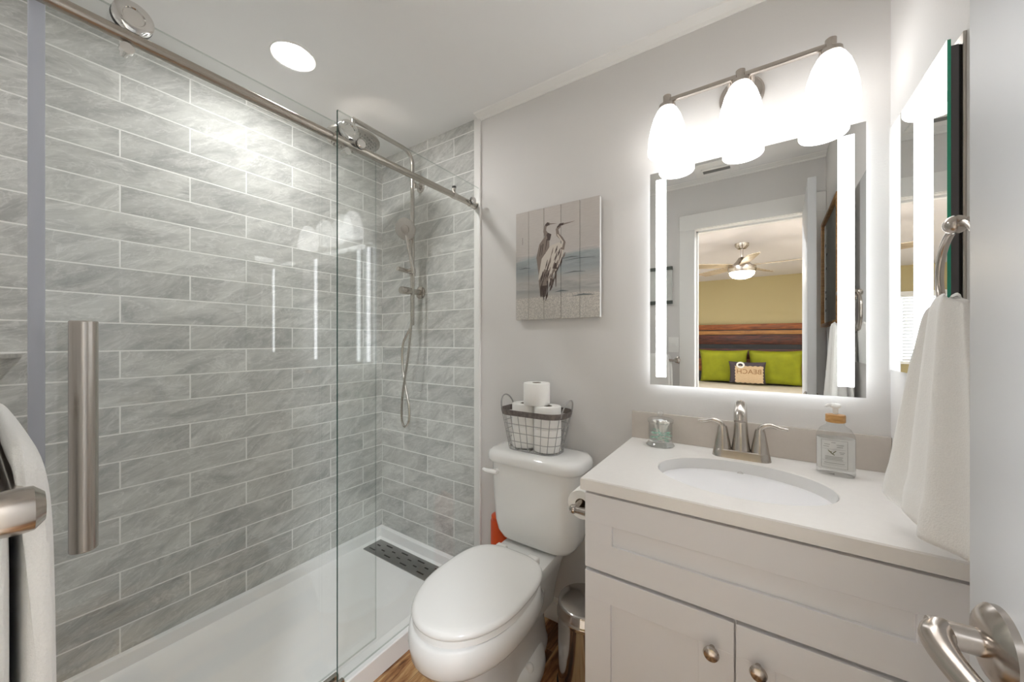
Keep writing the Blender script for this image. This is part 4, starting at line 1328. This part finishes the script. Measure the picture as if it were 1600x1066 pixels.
for (y, z) in ((0.03, 1.84), (0.075, 1.78), (0.05, 1.70), (0.03, 1.56), (0.04, 1.52), (0.035, 1.45)):
    B().box(XR - 0.0128, XR - 0.0118, y, y + 0.035, z, z + 0.014).build('dark_mark', 'black', wf)

# ------------------------------------------------------------------ bedroom
bd = thing('bed', (-0.31, -4.1, 0), 'bed with rustic plank headboard in the mirrored bedroom', 'bed')
B().box(-1.28, 0.66, -5.02, -3.0, 0.08, 0.50, 0.05, seg=3).build('mattress', 'cream', bd)
B().box(-1.31, 0.69, -4.4, -2.98, 0.30, 0.53, 0.04, seg=3).build('blanket', 'cream', bd)
hbm = B().box(-1.34, 0.74, -5.09, -5.05, 0.1, 1.57)
hbo = hbm.build('headboard', 'hbblack', bd)
for (z0, z1, m_) in ((1.485, 1.585, 'hb1'), (1.395, 1.468, 'hb3'), (1.215, 1.388, 'hb2'), (0.95, 1.13, 'hb2'), (0.70, 0.94, 'hb1')):
    B().box(-1.36, 0.76, -5.05, -5.03 + (0.012 if m_ == 'hb1' else 0), z0, z1, 0.003).build('plank', m_, hbo)
def pillow(name, cx, cy, cz, w_, h_, t_, mat, lean, label, group=None):
    b = B()
    n = 20
    mt = Matrix.Translation((cx, cy, cz)) @ RX(lean)
    top, bot = [], []
    rs = []
    for s in (1, -1):
        grid = []
        for j in range(n + 1):
            row = []
            for i in range(n + 1):
                u, v = 2 * i / n - 1, 2 * j / n - 1
                pin = 1 - 0.07 * (1 - abs(v) ** 2) * abs(u) ** 4, 1 - 0.07 * (1 - abs(u) ** 2) * abs(v) ** 4
                th_ = t_ / 2 * ((1 - u ** 4) * (1 - v ** 4)) ** 0.45
                row.append(mt @ Vector((u * w_ / 2 * pin[0], -s * th_, v * h_ / 2 * pin[1])))
            grid.append(row)
        vs = [[b.bm.verts.new(p) for p in r] for r in grid]
        for j in range(n):
            for i in range(n):
                b.bm.faces.new((vs[j][i], vs[j][i + 1], vs[j + 1][i + 1], vs[j + 1][i]))
    bmesh.ops.remove_doubles(b.bm, verts=b.bm.verts[:], dist=1e-5)
    o = b.build(name, mat, None, (cx, cy, cz - h_ / 2), smooth=80)
    return tag(o, label, 'pillow', group)
pillow('green_pillow', -0.645, -4.79, 0.815, 0.768, 0.62, 0.2, 'green', -0.22, 'lime green pillow at the left against the headboard, mirrored', 'green pillows against the headboard')
pillow('green_pillow', 0.13, -4.79, 0.815, 0.768, 0.62, 0.2, 'green', -0.22, 'lime green pillow at the right against the headboard, mirrored', 'green pillows against the headboard')
sp_ = pillow('accent_pillow', -0.265, -4.52, 0.73, 0.54, 0.40, 0.15, 'plumgrey', -0.25, 'small dark grey pillow with burlap lettering panel, mirrored')
# applique panel, rosette and lettering of the small pillow (mesh in the pillow's own lean)
mt = Matrix.Translation((-0.265, -4.52, 0.73)) @ RX(-0.25)
b = B()
pts = []
for k in range(44):
    a = k / 44 * 4
    e = 0.006 if k % 2 else -0.006
    s_, f_ = int(a), a - int(a)
    hw_, hh_ = 0.20, 0.15
    q_ = [(-hw_ + 2 * hw_ * f_, -hh_ - e), (hw_ + e, -hh_ + 2 * hh_ * f_), (hw_ - 2 * hw_ * f_, hh_ + e), (-hw_ - e, hh_ - 2 * hh_ * f_)][s_]
    pts.append(mt @ Vector((q_[0] + 0.03, 0.0805, q_[1] - 0.005)))
b.prism(pts, mt.to_3x3() @ Vector((0, 0.004, 0)))
b.build('applique', 'burlap', sp_, smooth=0)['label'] = 'frayed burlap lettering panel'
b = B().tube([mt @ Vector((-0.09 + 0.048 * math.cos(a), 0.095, 0.165 + 0.042 * math.sin(a))) for a in [2 * PI * k / 24 for k in range(24)]], 0.014, 10, closed=True)
b.build('ring', 'pump', sp_)['label'] = 'white ring badge'
fc_ = bpy.data.curves.new('lettering', 'FONT')
fc_.body = 'BEACH'; fc_.size = 0.115; fc_.align_x = 'CENTER'; fc_.extrude = 0.001
fo = bpy.data.objects.new('lettering', fc_); COL.objects.link(fo)
fo.parent = sp_
fc_.materials.append(M['burlap_ink'])
fo.matrix_local = Matrix.Translation(-Vector((-0.265, -4.52, 0.53))) @ mt @ Matrix.Translation((0.03, 0.0862, 0.01)) @ RZ(PI) @ RX(PI / 2)
dg = bpy.context.evaluated_depsgraph_get()
fm = bpy.data.meshes.new_from_object(fo.evaluated_get(dg))
lo = bpy.data.objects.new('stitched_lettering', fm); COL.objects.link(lo)
lo.parent = sp_; lo.matrix_local = fo.matrix_local.copy()
bpy.data.objects.remove(fo)

fn = thing('ceiling_fan', (-0.225, -2.26, H), 'nickel ceiling fan with lit bowl in the mirrored bedroom', 'ceiling fan')
FXx, FYy = -0.225, -2.26
B().lathe([(0.075, 0.0), (0.07, -0.03), (0.045, -0.06), (0.014, -0.065), (0.014, -0.16), (0.035, -0.17), (0.06, -0.21), (0.11, -0.265), (0.145, -0.275), (0.15, -0.315), (0.14, -0.335), (0.135, -0.345)], (FXx, FYy, H), 40).build('motor', 'satin', fn)
B().lathe([(0.132, -0.345), (0.125, -0.375), (0.095, -0.405), (0.05, -0.42), (0.0, -0.424)], (FXx, FYy, H), 40, cap1=False).build('light_bowl', 'fanl', fn)
for k in range(5):
    a = math.radians(6 - 72 * k)
    mtx = Matrix.Translation((FXx, FYy, H - 0.27)) @ RZ(a) @ RX(math.radians(-12))
    b = B()
    out = [(0.12, -0.045), (0.3, -0.06), (0.55, -0.068), (0.66, -0.06), (0.67, -0.03), (0.66, 0.06), (0.5, 0.068), (0.3, 0.06), (0.12, 0.045)]
    b.prism([mtx @ Vector((p[0], p[1], 0)) for p in out], (0, 0, 0.008))
    b.build('blade', 'blade', fn, smooth=0)

for bx_, by_, lb in ((-1.0, -0.9, 'left of the doorway, behind the camera'), (0.9, -0.9, 'right of the doorway, behind the camera')):  # unseen discs added to send more light through the doorway
    rl = thing('added_fill_light', (bx_, by_, H), 'added unseen fill light in the bedroom ceiling ' + lb, 'ceiling light')
    B().lathe([(0.075, -0.002), (0.095, -0.004), (0.1, 0.0)], (bx_, by_, H), 32, cap0=False, cap1=False).build('trim_ring', 'trim', rl)
    B().lathe([(0.076, -0.003), (0.076, -0.0005)], (bx_, by_, H), 32).build('lens', 'bedfill', rl)
win = struct(B().box(-2.64, -1.40, BY0, BY0 + 0.03, 0.92, 0.96).box(-2.64, -1.40, BY0, BY0 + 0.03, 1.98, 2.04).box(-2.64, -2.58, BY0, BY0 + 0.03, 0.96, 1.98).box(-1.46, -1.40, BY0, BY0 + 0.03, 0.96, 1.98).build('window_1', 'trim', loc=(-2.02, BY0, 0.92)),
             'bedroom window with white blinds, seen in the side mirror', 'window')
B().box(-2.58, -1.46, BY0, BY0 + 0.006, 0.96, 1.98).build('pane', 'pane', win)
bl = thing('window_blind', (-2.02, BY0 + 0.05, 0.98), 'white slatted blind over the bedroom window', 'blind')
b = B()
for k in range(20):
    z = 0.985 + k * 0.0495
    b.box(-2.57, -1.47, -0.022, 0.022, -0.001, 0.001, mat=Matrix.Translation((0, BY0 + 0.065, z)) @ RX(0.45))
b.build('slats', 'blind', bl, smooth=0)
B().box(-2.58, -1.46, BY0 + 0.035, BY0 + 0.09, 1.95, 1.985, 0.003).build('headrail', 'blind', bl)
